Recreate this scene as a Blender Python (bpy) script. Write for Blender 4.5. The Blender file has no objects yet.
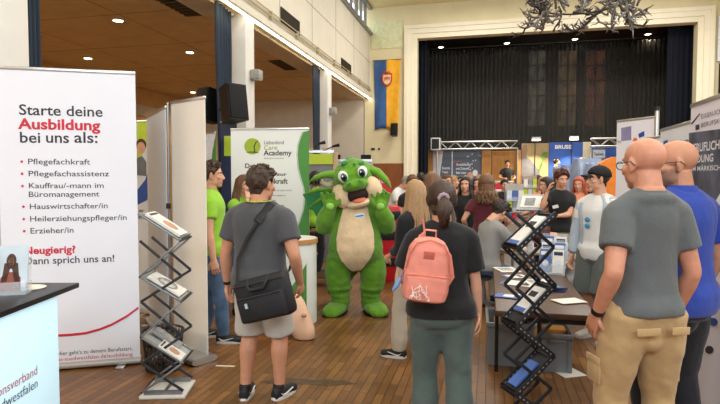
import bpy, bmesh, math, random
import numpy as np
from mathutils import Vector, Matrix, noise, Euler

random.seed(7)
SC = bpy.context.scene
COL = SC.collection
PI = math.pi

# ------------------------------------------------------------------ camera, world, lights, exposure
CAM_H = 1.65          # eye height
FOC = 541.0           # focal length in pixels of a 720 px wide frame
PITCH = math.radians(2.54)
YAW = math.radians(13.3)      # the camera looks 13.3 degrees left of the hall's long axis
cd = bpy.data.cameras.new('camera'); cam = bpy.data.objects.new('camera', cd); COL.objects.link(cam)
cd.sensor_width = 36.0; cd.lens = FOC / 720 * 36; cd.clip_start = 0.05; cd.clip_end = 200
cam.location = (0, 0, CAM_H); cam.rotation_euler = (PI/2 - PITCH, 0, YAW)
SC.camera = cam
SC.view_settings.view_transform = 'Standard'; SC.view_settings.look = 'None'
SC.view_settings.gamma = 1.0; SC.view_settings.use_curve_mapping = False
SC.view_settings.exposure = 0.38
SC.cycles.max_bounces = 6; SC.cycles.diffuse_bounces = 4; SC.cycles.caustics_reflective = False; SC.cycles.caustics_refractive = False
SC.cycles.sample_clamp_indirect = 6.0

w = bpy.data.worlds.new('daylight'); SC.world = w; w.use_nodes = True
w.node_tree.nodes['Background'].inputs[0].default_value = (0.80, 0.90, 1.0, 1)
w.node_tree.nodes['Background'].inputs[1].default_value = 2.2

def area_light(name, loc, rot, sx, sy, power, col=(1, 1, 1), spread=PI):
    d = bpy.data.lights.new(name, 'AREA'); d.shape = 'RECTANGLE'; d.size = sx; d.size_y = sy
    d.energy = power; d.color = col; d.spread = spread
    o = bpy.data.objects.new(name, d); COL.objects.link(o); o.location = loc; o.rotation_euler = rot
    return o
def spot_light(name, loc, power, col, angle=2.2, r=.05, blend=.6):
    d = bpy.data.lights.new(name, 'SPOT'); d.energy = power; d.color = col; d.spot_size = angle; d.spot_blend = blend
    d.shadow_soft_size = r
    o = bpy.data.objects.new(name, d); COL.objects.link(o); o.location = loc
    return o
# hall ceiling luminaires, daylight of the high right windows and two added fills
for v in (0.5, 5.5, 10.5, 15.5):
    for u in (-0.5, 4.0):
        area_light('hall_ceiling_light', (u, v, 7.4), (0, 0, 0), 1.4, 1.4, 160 if v > 12 else 100, (1.0, .95, .88))
area_light('right_window_daylight', (7.6, 8.0, 5.6), (0, math.radians(68), 0), 1.9, 16, 480, (.84, .92, 1.0))
area_light('back_fill_light', (1.2, -4.6, 4.8), (math.radians(62), 0, 0), 8, 2.6, 520, (.74, .86, 1.0))  # added fill from behind the camera, no window stands there
area_light('aisle_fill_light', (-7.2, 0.5, 4.3), (math.radians(25), 0, 0), 4, 3, 260, (1.0, .90, .74))  # added fill out of view to brighten the aisle, belongs to no luminaire
WARM = (1.0, .80, .54)

# ------------------------------------------------------------------ helpers
def CW(X, Y, z=0.0):
    """ground frame of the viewer (X right, Y ahead) -> world (the hall's axes)"""
    c, s = math.cos(YAW), math.sin(YAW)
    return Vector((X*c - Y*s, X*s + Y*c, z))
def ahead(px, Y, z=1.0):
    """X of a sight line at distance Y"""
    return (px - 360) / FOC * (Y*math.cos(PITCH) - (z - CAM_H)*math.sin(PITCH))
def at(px, Y, z=0.0):
    return CW(ahead(px, Y, z), Y, z)
def zy(y, Y):
    return CAM_H - Y*math.tan(PITCH + math.atan((y - 202)/FOC))
def on_v(px, v, z=2.0):
    """point of the hall's cross plane v (distance along the hall) on a sight line"""
    c, s = math.cos(YAW), math.sin(YAW)
    k = (px - 360)/FOC
    Y = v/(k*s + c); X = k*Y
    return Vector((X*c - Y*s, v, z)), Y
def heading(face):
    """face: 0 looks away from the viewer, 90 to the right, 180 at the viewer"""
    return YAW - math.radians(face)

def lin(c):
    if isinstance(c, str):
        c = [int(c[i:i+2], 16)/255 for i in (0, 2, 4)]
    return tuple(x/12.92 if x <= .04045 else ((x + .055)/1.055)**2.4 for x in c) + (1,)

MATS = {}
def M(name, col, rough=.6, var=.10, scale=12, bump=0.0, bscale=60, metal=0.0, spec=.4, emit=0.0, stretch=(1, 1, 1), sheen=0.0, alpha=1.0, col2=None, detail=3, coat=0, sss=0):
    if name in MATS: return MATS[name]
    m = bpy.data.materials.new(name); m.use_nodes = True; nt = m.node_tree; N = nt.nodes; L = nt.links
    b = N['Principled BSDF']
    b.inputs['Roughness'].default_value = rough; b.inputs['Metallic'].default_value = metal
    b.inputs['Specular IOR Level'].default_value = spec
    if sheen: b.inputs['Sheen Weight'].default_value = sheen
    if coat: b.inputs['Coat Weight'].default_value = coat
    if alpha < 1: b.inputs['Alpha'].default_value = alpha
    if sss:
        b.inputs['Subsurface Weight'].default_value = sss; b.inputs['Subsurface Scale'].default_value = .01
    c = lin(col)
    tc = N.new('ShaderNodeTexCoord'); mp = N.new('ShaderNodeMapping'); mp.inputs['Scale'].default_value = stretch
    L.new(tc.outputs['Object'], mp.inputs[0])
    nz = N.new('ShaderNodeTexNoise'); nz.inputs['Scale'].default_value = scale; nz.inputs['Detail'].default_value = detail
    L.new(mp.outputs[0], nz.inputs['Vector'])
    rp = N.new('ShaderNodeValToRGB'); rp.color_ramp.elements[0].position = .3; rp.color_ramp.elements[1].position = .7
    if col2: c0, c1 = c, lin(col2)
    else:
        c0 = tuple(x*(1 - var) for x in c[:3]) + (1,); c1 = tuple(min(1, x*(1 + var)) for x in c[:3]) + (1,)
    rp.color_ramp.elements[0].color = c0; rp.color_ramp.elements[1].color = c1
    L.new(nz.outputs['Fac'], rp.inputs[0]); L.new(rp.outputs[0], b.inputs['Base Color'])
    if emit:
        L.new(rp.outputs[0], b.inputs['Emission Color']); b.inputs['Emission Strength'].default_value = emit
    if bump:
        n2 = N.new('ShaderNodeTexNoise'); n2.inputs['Scale'].default_value = bscale; n2.inputs['Detail'].default_value = 4
        L.new(mp.outputs[0], n2.inputs['Vector'])
        bp = N.new('ShaderNodeBump'); bp.inputs['Strength'].default_value = bump; bp.inputs['Distance'].default_value = .01
        L.new(n2.outputs['Fac'], bp.inputs['Height']); L.new(bp.outputs[0], b.inputs['Normal'])
    MATS[name] = m
    return m

class MB:
    """collects shapes, builds ONE mesh object"""
    def __init__(self): self.v = []; self.f = []; self.m = []
    def add(self, vs, fs, m=0):
        o = len(self.v); self.v.extend([tuple(p) for p in vs])
        for q in fs: self.f.append([o + i for i in q]); self.m.append(m)
        return self
    def box(self, c, s, rot=None, m=0, bev=0.0):
        hx, hy, hz = s[0]/2, s[1]/2, s[2]/2
        R = rot if rot is not None else Matrix.Identity(3)
        if not isinstance(R, Matrix): R = Euler(R).to_matrix()
        c = Vector(c)
        if bev > 0:
            bm = bmesh.new(); bmesh.ops.create_cube(bm, size=1)
            for v in bm.verts: v.co = Vector((v.co.x*2*hx, v.co.y*2*hy, v.co.z*2*hz))
            bmesh.ops.bevel(bm, geom=list(bm.edges), offset=min(bev, hx*.9, hy*.9, hz*.9), segments=2, affect='EDGES', profile=.5)
            bm.verts.index_update()
            self.add([c + R @ v.co for v in bm.verts], [[v.index for v in f.verts] for f in bm.faces], m); bm.free()
            return self
        P = [c + R @ Vector((x*hx, y*hy, z*hz)) for z in (-1, 1) for y in (-1, 1) for x in (-1, 1)]
        return self.add(P, [(0, 2, 3, 1), (4, 5, 7, 6), (0, 1, 5, 4), (2, 6, 7, 3), (0, 4, 6, 2), (1, 3, 7, 5)], m)
    def loft(self, rings, n=16, m=0, cap=True, e=2.0):
        """rings: (centre, ax, ay) with ax, ay already scaled by the radii"""
        V = []; k = len(rings)
        for c, ax, ay in rings:
            c, ax, ay = Vector(c), Vector(ax), Vector(ay)
            for i in range(n):
                t = 2*PI*i/n; ct, st = math.cos(t), math.sin(t)
                if e != 2.0:
                    ct = math.copysign(abs(ct)**(2/e), ct); st = math.copysign(abs(st)**(2/e), st)
                V.append(c + ax*ct + ay*st)
        F = []
        for j in range(k - 1):
            for i in range(n):
                a = j*n + i; b = j*n + (i + 1) % n
                F.append((a, b, b + n, a + n))
        if cap:
            F.append(tuple(range(n - 1, -1, -1))); F.append(tuple((k - 1)*n + i for i in range(n)))
        return self.add(V, F, m)
    def tube(self, pts, r, n=8, m=0, cap=True, flat=1.0, up=None, round_end=False):
        pts = [Vector(p) for p in pts]; k = len(pts)
        rs = [r]*k if not isinstance(r, (list, tuple)) else list(r)
        if round_end:
            d0 = (pts[0] - pts[1]).normalized(); d1 = (pts[-1] - pts[-2]).normalized()
            r0, r1 = rs[0], rs[-1]
            pts = [pts[0] + d0*r0*.98, pts[0] + d0*r0*.7] + pts + [pts[-1] + d1*r1*.7, pts[-1] + d1*r1*.98]
            rs = [r0*.2, r0*.72] + rs + [r1*.72, r1*.2]; k = len(pts)
        ref = Vector(up) if up else Vector((0, 0, 1))
        rings = []; pa = None
        for i in range(k):
            t = (pts[min(i + 1, k - 1)] - pts[max(i - 1, 0)])
            t = t.normalized() if t.length > 1e-9 else Vector((0, 0, 1))
            if pa is None:
                if abs(t.dot(ref)) > .95 and not up: ref = Vector((1, 0, 0))
                a = t.cross(ref)
                if a.length < 1e-6: a = t.orthogonal()
                a.normalize()
            else:
                a = pa - t*pa.dot(t)
                a = a.normalized() if a.length > 1e-6 else t.orthogonal().normalized()
            pa = a; b = t.cross(a)
            rings.append((pts[i], a*rs[i], b*rs[i]*flat))
        return self.loft(rings, n, m, cap)
    def ell(self, c, r, rot=None, m=0, n=16):
        R = Euler(rot).to_matrix() if rot is not None and not isinstance(rot, Matrix) else (rot or Matrix.Identity(3))
        c = Vector(c); k = max(6, n//2); rings = []
        if not isinstance(r, (list, tuple)): r = (r, r, r)
        for j in range(k + 1):
            t = -PI/2 + PI*j/k; s = max(math.cos(t), .02)
            rings.append((c + R @ Vector((0, 0, r[2]*math.sin(t))), R @ Vector((r[0]*s, 0, 0)), R @ Vector((0, r[1]*s, 0))))
        return self.loft(rings, n, m)
    def lathe(self, prof, c=(0, 0, 0), n=24, m=0, cap=True):
        c = Vector(c)
        return self.loft([(c + Vector((0, 0, z)), (max(r, 1e-4), 0, 0), (0, max(r, 1e-4), 0)) for r, z in prof], n, m, cap)
    def prism(self, poly, o, ax, ay, th, m=0):
        """poly in the plane o + a*ax + b*ay, thickness th along ax x ay, centred"""
        o, ax, ay = Vector(o), Vector(ax), Vector(ay); nrm = ax.cross(ay).normalized()*th
        n = len(poly); P = [o + ax*a + ay*b - nrm*.5 for a, b in poly] + [o + ax*a + ay*b + nrm*.5 for a, b in poly]
        F = [tuple(range(n - 1, -1, -1)), tuple(range(n, 2*n))] + [(i, (i + 1) % n, (i + 1) % n + n, i + n) for i in range(n)]
        return self.add(P, F, m)
    def grid(self, fn, nu, nv, m=0, th=0.0):
        V = [Vector(fn(i/nu, j/nv)) for j in range(nv + 1) for i in range(nu + 1)]
        F = [(j*(nu + 1) + i, j*(nu + 1) + i + 1, (j + 1)*(nu + 1) + i + 1, (j + 1)*(nu + 1) + i) for j in range(nv) for i in range(nu)]
        return self.add(V, F, m)
    def mesh(self, name):
        me = bpy.data.meshes.new(name); me.from_pydata(self.v, [], self.f)
        return me
    def build(self, name, mats, parent=None, smooth=35, loc=None, kind=None):
        me = self.mesh(name)
        for x in (mats if isinstance(mats, (list, tuple)) else [mats]): me.materials.append(x)
        me.polygons.foreach_set('material_index', self.m)
        me.validate(); me.update()
        if smooth:
            me.shade_smooth()
            if smooth < 180: me.set_sharp_from_angle(angle=math.radians(smooth))
        return link(name, me, parent, loc, kind)

def link(name, me, parent=None, loc=None, kind=None):
    o = bpy.data.objects.new(name, me); COL.objects.link(o)
    if parent: o.parent = parent
    if loc is not None: o.location = loc
    if kind: o['kind'] = kind
    return o
def tag(o, label, cat, group=None):
    o['label'] = label; o['category'] = cat
    if group: o['group'] = group
    return o
def thing(name, label, cat, loc=(0, 0, 0), rz=0.0, group=None):
    o = bpy.data.objects.new(name, None); COL.objects.link(o); o.empty_display_size = .1
    o.location = loc; o.rotation_euler = (0, 0, rz)
    return tag(o, label, cat, group)
def struct(name, mb, mat, smooth=35):
    return mb.build(name, mat, None, smooth, None, 'structure')
def dup(root, loc, rz, label=None):
    r = root.copy(); COL.objects.link(r); r.location = loc; r.rotation_euler = (0, 0, rz)
    if label: r['label'] = label
    for ch in list(root.children):
        c = ch.copy(); COL.objects.link(c); c.parent = r
        for g in list(ch.children):
            d = g.copy(); COL.objects.link(d); d.parent = c
    return r

def evaluated(me, mods):
    """mesh after modifiers (no operators)"""
    o = bpy.data.objects.new('tmp', me); COL.objects.link(o)
    for typ, kw in mods:
        md = o.modifiers.new(typ, typ)
        for k, v in kw.items(): setattr(md, k, v)
    dg = bpy.context.evaluated_depsgraph_get(); dg.update()
    out = bpy.data.meshes.new_from_object(o.evaluated_get(dg), depsgraph=dg)
    bpy.data.objects.remove(o); bpy.data.meshes.remove(me)
    return out
def fuse(mb, voxel, it=4, f=.5):
    return evaluated(mb.mesh('tmp'), [('REMESH', dict(mode='VOXEL', voxel_size=voxel)), ('SMOOTH', dict(factor=f, iterations=it))])
def co_of(me):
    a = np.empty(len(me.vertices)*3); me.vertices.foreach_get('co', a); return a.reshape(-1, 3)
def no_of(me):
    return np.array([v.normal[:] for v in me.vertices])
def set_co(me, a):
    me.vertices.foreach_set('co', a.astype(np.float32).ravel()); me.update()
def wrinkle(me, amp, sc=(9, 9, 5), seed=0.0, only=None):
    P = co_of(me); Nn = no_of(me)
    d = np.array([noise.fractal(Vector((p[0]*sc[0] + seed, p[1]*sc[1], p[2]*sc[2] + p[0]*3)), 1.0, 2.0, 3) for p in P])
    set_co(me, P + Nn*(d*amp)[:, None])
def finish(name, me, mats, parent, smooth=180):
    for x in (mats if isinstance(mats, (list, tuple)) else [mats]): me.materials.append(x)
    me.shade_smooth()
    if smooth < 180: me.set_sharp_from_angle(angle=math.radians(smooth))
    me.name = name
    return link(name, me, parent)

def writing(parent, name, s, size, mat, loc, rot=(PI/2, 0, 0), bold=0.0, align='LEFT', sx=1.0, label=None, space=1.0, line=1.0):
    """raised lettering of the built-in typeface as a mesh part"""
    c = bpy.data.curves.new('tmp', 'FONT'); c.body = s; c.size = size; c.offset = bold*size; c.align_x = align
    c.space_character = space; c.space_line = line; c.resolution_u = 3
    o = bpy.data.objects.new('tmp', c); COL.objects.link(o)
    dg = bpy.context.evaluated_depsgraph_get(); dg.update()
    me = bpy.data.meshes.new_from_object(o.evaluated_get(dg), depsgraph=dg)
    bpy.data.objects.remove(o); bpy.data.curves.remove(c)
    me.materials.clear(); me.materials.append(mat); me.name = name
    t = link(name, me, parent); t.location = loc; t.rotation_euler = rot; t.scale = (sx, 1, 1)
    if label: t['label'] = label
    return t
# ------------------------------------------------------------------ the hall
CREAM = M('plaster_cream', 'd9d2bf', .8, .04, 2, .05, 40)
CREAM_Y = M('plaster_warm', 'e2d6ae', .8, .05, 1.5, .05, 40)
WHITE_P = M('column_white', 'd6d2ca', .75, .04, 3, .08, 60)
AISLE_C = M('aisle_ceiling', 'd8c49c', .8, .07, 3, .1, 12)
AISLE_W = M('aisle_wall_ochre', 'd6a768', .8, .06, 3)
WALL_END = M('end_wall', 'cfc6b4', .85, .04, 3)
NAVY = M('curtain_navy', '28323f', .9, .15, 8, stretch=(6, 6, .3))
DARKC = M('stage_curtain', '4a4741', .95, .25, 3, stretch=(8, 8, .15), sheen=.2)
BLKV = M('stage_black', '0c0d12', .95, .2, 5)
STAGE_C = M('stage_ceiling', '2a2622', .9)
WOOD_D = M('dado_wood', '8a4f24', .55, .2, 4, stretch=(8, 8, .6))
BLACK = M('black_plastic', '141416', .5, .2, 20)
GREYM = M('grey_metal', '8d9092', .35, .08, 20, metal=.8)
LAMPW = M('lamp_glow', 'fff1d2', .5, 0, emit=9)
TUBEW = M('tube_glow', 'fff3d8', .5, 0, emit=7)

def plank_material():
    m = bpy.data.materials.new('parquet'); m.use_nodes = True; nt = m.node_tree; N = nt.nodes; L = nt.links; b = N['Principled BSDF']
    tc = N.new('ShaderNodeTexCoord'); mp = N.new('ShaderNodeMapping'); mp.inputs['Rotation'].default_value = (0, 0, PI/2)
    L.new(tc.outputs['Object'], mp.inputs[0])
    br = N.new('ShaderNodeTexBrick'); L.new(mp.outputs[0], br.inputs['Vector'])
    br.inputs['Scale'].default_value = 1; br.inputs['Brick Width'].default_value = .42; br.inputs['Row Height'].default_value = .068
    br.inputs['Mortar Size'].default_value = .0034; br.inputs['Mortar Smooth'].default_value = .3; br.inputs['Bias'].default_value = -.1
    br.inputs['Color1'].default_value = lin('94693a'); br.inputs['Color2'].default_value = lin('714b26'); br.inputs['Mortar'].default_value = lin('20130a')
    br.offset = .5
    nz = N.new('ShaderNodeTexNoise'); nz.inputs['Scale'].default_value = 1.1; nz.inputs['Detail'].default_value = 6; nz.inputs['Roughness'].default_value = .65
    L.new(tc.outputs['Object'], nz.inputs['Vector'])
    rp = N.new('ShaderNodeValToRGB'); rp.color_ramp.elements[0].position = .33; rp.color_ramp.elements[1].position = .68
    rp.color_ramp.elements[0].color = (.52, .48, .44, 1); rp.color_ramp.elements[1].color = (1.08, 1.05, 1, 1)
    L.new(nz.outputs['Fac'], rp.inputs[0])
    mp2 = N.new('ShaderNodeMapping'); mp2.inputs['Scale'].default_value = (40, 3, 1); L.new(tc.outputs['Object'], mp2.inputs[0])
    n2 = N.new('ShaderNodeTexNoise'); n2.inputs['Scale'].default_value = 1; n2.inputs['Detail'].default_value = 4; L.new(mp2.outputs[0], n2.inputs['Vector'])
    r2 = N.new('ShaderNodeValToRGB'); r2.color_ramp.elements[0].color = (.78, .76, .72, 1); r2.color_ramp.elements[1].color = (1.1, 1.1, 1.1, 1); L.new(n2.outputs['Fac'], r2.inputs[0])
    m1 = N.new('ShaderNodeMix'); m1.data_type = 'RGBA'; m1.blend_type = 'MULTIPLY'; m1.inputs[0].default_value = 1
    L.new(br.outputs['Color'], m1.inputs[6]); L.new(rp.outputs[0], m1.inputs[7])
    m2 = N.new('ShaderNodeMix'); m2.data_type = 'RGBA'; m2.blend_type = 'MULTIPLY'; m2.inputs[0].default_value = 1
    L.new(m1.outputs[2], m2.inputs[6]); L.new(r2.outputs[0], m2.inputs[7]); L.new(m2.outputs[2], b.inputs['Base Color'])
    r3 = N.new('ShaderNodeMapRange'); r3.inputs[3].default_value = .30; r3.inputs[4].default_value = .52; L.new(nz.outputs['Fac'], r3.inputs[0]); L.new(r3.outputs[0], b.inputs['Roughness'])
    b.inputs['Specular IOR Level'].default_value = .5
    bp = N.new('ShaderNodeBump'); bp.inputs['Strength'].default_value = .25; bp.inputs['Distance'].default_value = .004; bp.invert = True
    L.new(br.outputs['Fac'], bp.inputs['Height']); L.new(bp.outputs[0], b.inputs['Normal'])
    return m
PLANK = plank_material()
UL, UR, VS, VB = -4.06, 7.87, 18.73, -5.0       # left column line, right wall, stage wall, back wall
ZS, ZW, ZC = 4.456, 6.70, 7.57                    # aisle ceiling, clerestory sill, hall ceiling
b = MB(); b.box((-1.4, 8.5, -.05), (19, 32, .1)); struct('floor', b, PLANK)
b = MB(); b.box(((UL - .3 + UR)/2 + .2, (VB + VS)/2, ZC + .06), (UR - UL + 1.0, VS - VB + .6, .12)); struct('ceiling', b, CREAM_Y)
# upper left wall with its panel seams
SEAM = M('seam_shadow_gap', '8f8a7c', .9)
b = MB(); b.box((UL - .12, (VB + VS)/2, (ZS + .12 + ZW)/2), (.24, VS - VB, ZW - ZS - .12)); struct('wall_left', b, CREAM)
b = MB()
v = -2.0
while v < VS: b.box((UL + .002, v, (ZS + ZW)/2 + .1), (.006, .015, ZW - ZS - .3)); v += 2.04
b.box((UL + .002, (VB + VS)/2, 5.68), (.006, VS - VB, .014)); struct('trim_1', b, SEAM)
b = MB(); b.box((UL + .03, (VB + VS)/2, ZW - .04), (.16, VS - VB, .08)); b.box((UL + .01, (VB + VS)/2, ZC - .03), (.12, VS - VB, .06)); struct('trim_2', b, GREYM)
# clerestory windows
WFR = M('window_frame_grey', '7d7f80', .5, .05); GLASS = bpy.data.materials.new('window_glass'); GLASS.use_nodes = True
_n = GLASS.node_tree.nodes; _l = GLASS.node_tree.links; _n.remove(_n['Principled BSDF']); _a = _n.new('ShaderNodeBsdfTransparent'); _b = _n.new('ShaderNodeBsdfGlossy'); _b.inputs['Roughness'].default_value = .05; _m = _n.new('ShaderNodeMixShader'); _m.inputs[0].default_value = .08
_l.new(_a.outputs[0], _m.inputs[1]); _l.new(_b.outputs[0], _m.inputs[2]); _l.new(_m.outputs[0], _n['Material Output'].inputs[0])
k = 0; v = VS - .55
while v > 1:
    k += 1; b = MB(); h = ZC - ZW - .03
    for (dv, wd) in ((-.62, .07), (0, .03), (.62, .07)): b.box((UL - .06, v + dv - .62, ZW + h/2), (.09, wd, h))
    for z in (ZW + .03, ZC - .06): b.box((UL - .06, v - .62, z), (.09, 1.3, .05))
    wo = struct('window_%d' % k, b, WFR); g = MB(); g.box((UL - .07, v - .62, ZW + h/2), (.006, 1.28, h - .02)); g.build('pane', GLASS, wo, 0); v -= 1.32
# aisle left: ceiling, walls, beam
b = MB(); b.box(((UL - 10.6)/2 - .0, (VB + VS)/2, ZS + .06), (10.6 + UL + .3 - .3, VS - VB, .12)); struct('ceiling_aisle', b, AISLE_C)
b = MB()
v = -2.0
while v < VS: b.box(((UL - 10.6)/2, v, ZS - .001), (6.5, .012, .004)); v += 2.04
for u in (-6.2, -8.4): b.box((u, (VB + VS)/2, ZS - .001), (.012, VS - VB, .004))
struct('trim_3', b, M('ceiling_seam', '8d7350', .9))
b = MB(); b.box((-10.65, (VB + VS)/2, ZS/2), (.12, VS - VB, ZS)); struct('wall_aisle', b, AISLE_W)
b = MB(); b.box((-10.56, (VB + VS)/2, 3.76), (.06, VS - VB, .32)); struct('trim_4', b, M('aisle_frieze', 'c9b79b', .8))
b = MB(); b.box((-10.7 + 3.2, VS + .1, ZS/2), (6.4, .2, ZS)); struct('wall_aisle_end', b, WALL_END)
b = MB(); b.box((UL - .45, (VB + VS)/2, ZS - .02), (.5, VS - VB, .04)); b.box((UL - .02, (VB + VS)/2, ZS + .06), (.16, VS - VB, .11)); struct('trim_5', b, CREAM)
# cable duct above the light strip
b = MB(); b.tube([(UL + .05, -2, ZS + .24), (UL + .05, VS - .1, ZS + .24)], .018, n=8); b.tube([(UL + .04, -2, ZS + .33), (UL + .04, VS - .1, ZS + .33)], .012, n=8)
v = 1.0
while v < VS: b.box((UL + .03, v, ZS + .26), (.08, .03, .16)); v += 1.45
struct('trim_6', b, M('cable_duct', 'b8aa8a', .6))
# columns
for i, v in enumerate((-1.16, 3.78, 8.66, 13.54)):
    b = MB(); b.box((UL - .19, v + .18, ZS/2), (.38, .36, ZS), bev=.012); struct('trim_%d' % (7 + i), b, WHITE_P)
# stage wall and its stepped frame
OL, OR_, OZ, SF = -2.40, 6.20, 6.42, .62
OZC = 7.0        # the stage ceiling lies higher than the opening
b = MB(); b.box(((UL + OL)/2 - .1, VS + .15, ZC/2), (OL - UL + .2, .3, ZC)); b.box(((OR_ + UR)/2, VS + .15, ZC/2), (UR - OR_, .3, ZC)); b.box(((OL + OR_)/2, VS + .15, (OZ + ZC)/2), (OR_ - OL, .3, ZC - OZ)); b.box(((OL + OR_)/2, VS + .15, SF/2), (OR_ - OL, .3, SF))
struct('wall_stage', b, CREAM_Y)
FRAME = M('frame_cream', 'efe6cd', .6, .03, 3)
b = MB()
for k, (o, wd, dp) in enumerate(((.0, .16, .05), (.16, .16, .10), (.32, .12, .14))):
    y = VS - dp/2
    b.box((OL - o - wd/2, y, (OZ + o + wd)/2), (wd, dp, OZ + o + wd)); b.box((OR_ + o + wd/2, y, (OZ + o + wd)/2), (wd, dp, OZ + o + wd))
    b.box(((OL + OR_)/2, y, OZ + o + wd/2), (OR_ - OL + 2*o, dp, wd))
struct('trim_12', b, FRAME)
b = MB(); b.box((UL + .78, VS - .03, 1.08), (1.32, .04, 2.16)); struct('trim_13', b, WOOD_D)
b = MB(); b.box((-7.4, VS - .03, 1.08), (6.4, .04, 2.16)); struct('trim_14', b, WOOD_D)
b = MB(); b.box((OL - 1.06, VS - .012, 6.62), (1.1, .03, .95)); struct('trim_15', b, M('painted_panel', 'dcdcb0', .6))
b = MB(); b.box((OR_ + .76, VS - .06, 5.86), (.44, .1, 1.34)); struct('trim_16', b, M('pale_panel', 'dfe4e6', .6))
b = MB(); b.box((OR_ + .8, VS - .06, 4.4), (.37, .1, 1.46)); struct('trim_17', b, BLKV)
b = MB(); b.box((UR + .1, (VB + VS)/2, ZC/2), (.2, VS - VB, ZC)); struct('wall_right', b, CREAM)
b = MB(); b.box((-1.4, VB - .1, ZC/2), (19, .2, ZC)); struct('wall_back', b, CREAM)
# stage box
SV = 24.0
b = MB(); b.box(((OL + OR_)/2, (VS + SV)/2 + .2, SF - .05), (11.2, SV - VS + .2, .1)); struct('floor_stage', b, M('stage_boards', '5a4630', .6, .15, 6))
b = MB(); b.box(((OL + OR_)/2, (VS + SV)/2 + .2, OZC + .05), (11.2, SV - VS + .2, .1)); struct('ceiling_stage', b, STAGE_C)
for nm, u in (('wall_stage_left', OL - 1.2), ('wall_stage_right', OR_ + 1.2)):
    b = MB(); b.box((u, (VS + SV)/2 + .3, 3.5), (.1, SV - VS - .02, 7.0)); struct(nm, b, BLKV)
b = MB(); b.box(((OL + OR_)/2, SV + .3, 3.5), (11.2, .1, 7.0)); struct('wall_stage_back', b, BLKV)

def drape(name, label, u0, v0, u1, v1, z0, z1, mat, folds, amp, gather=0.0, group=None, top_amp=.6):
    d = Vector((u1 - u0, v1 - v0, 0)); Ln = d.length; d.normalize(); nr = Vector((-d.y, d.x, 0)); ph = random.random()*6
    nu = int(folds*8)
    def fn(s, t):
        a = amp*(top_amp + (1 - top_amp)*(1 - t)); g = gather*math.sin(PI*min(t*1.2, 1))
        ss = .5 + (s - .5)*(1 - g)
        w_ = a*(math.sin(s*folds*2*PI + ph) + .35*math.sin(s*folds*4.3*PI + 1.3*ph) + .3*noise.noise(Vector((s*folds*.8, t*1.2, ph))))
        return Vector((u0, v0, z0)) + d*(ss*Ln) + nr*w_ + Vector((0, 0, (z1 - z0)*t))
    b = MB(); b.grid(fn, nu, 10); me = b.mesh(name); me = evaluated(me, [('SOLIDIFY', dict(thickness=.012))])
    o = finish(name, me, mat, None, 180); return tag(o, label, 'curtain', group)
# the thin cloth lets a little of the coloured windows behind it through
_nt = DARKC.node_tree; _bs = _nt.nodes['Principled BSDF']; _bs.inputs['Alpha'].default_value = .72
for k, (px0, px1) in enumerate(((527, 544), (556, 575), (583, 603))):
    a_, _ = on_v(px0, 23.6); c_, Yw = on_v(px1, 23.6); z0_, z1_ = zy(126, Yw), zy(50, Yw)
    m_ = M('stained_glass_%d' % k, '2b3a48', .5, 0, 1.6, emit=.9, col2=('b9b29a', 'c8a070', 'c46a3c')[k], stretch=(3, 1, 1.2), detail=2)
    b = MB(); b.box((0, 0, 0), (c_.x - a_.x, .04, z1_ - z0_)); wo = b.build('window_%d' % (20 + k), m_, None, 0, ((a_.x + c_.x)/2, 23.6, (z0_ + z1_)/2), 'structure')
    b = MB()
    for q in range(6): b.box((0, -.03, (z1_ - z0_)*(-.5 + q/5)), (c_.x - a_.x + .1, .03, .05))
    for q in (-1, 0, 1): b.box((q*(c_.x - a_.x)/2, -.03, 0), (.05, .03, z1_ - z0_))
    b.build('glazing_bars', BLKV, wo, 0)
drape('stage_curtain', 'wide dark grey pleated curtain closing the back of the stage', OL - .7, 22.14, OR_ + .3, 22.14, SF, 6.76, DARKC, 62, .05)
drape('stage_curtain', 'dark pleated side curtain returning forward at the right of the stage', OR_ + .3, 22.0, OR_ + .3, 20.1, SF, 6.76, DARKC, 12, .05)
BLU = M('leg_curtain', '0f1420', .95, .2, 6, stretch=(6, 6, .2))
drape('leg_curtain', 'narrow navy black curtain hanging at the left edge of the stage opening', OL - .36, 19.45, OL + .3, 19.45, SF, OZC - .05, BLU, 5, .05)
drape('leg_curtain', 'narrow navy black curtain hanging at the right edge of the stage opening', OR_ - .6, 19.45, OR_ + .36, 19.45, SF, OZC - .05, BLU, 6, .05)
b = MB(); b.box(((OL + OR_)/2, 21.95, 6.79), (8.8, .04, .04)); b.box((OR_ + .24, 21.0, 6.79), (.04, 1.9, .04)); tag(b.build('curtain_rail', GREYM), 'thin pale curtain rail along the top of the stage curtain', 'rail')
# aisle curtains at the columns
drape('column_curtain', 'dark navy curtain right of the nearest white column', UL - .08, 4.17, UL - .10, 4.38, 0, ZS - .02, NAVY, 4, .03)
drape('column_curtain', 'dark navy curtain beside the white column with the two loudspeakers', UL - .12, 7.87, UL - .19, 8.5, 0, ZS - .03, NAVY, 5, .045, .28)
drape('column_curtain', 'dark navy curtain beside the farther white column behind the lamp stands', UL - .12, 12.8, UL - .19, 13.42, 0, ZS - .03, NAVY, 5, .045, .3)
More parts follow.
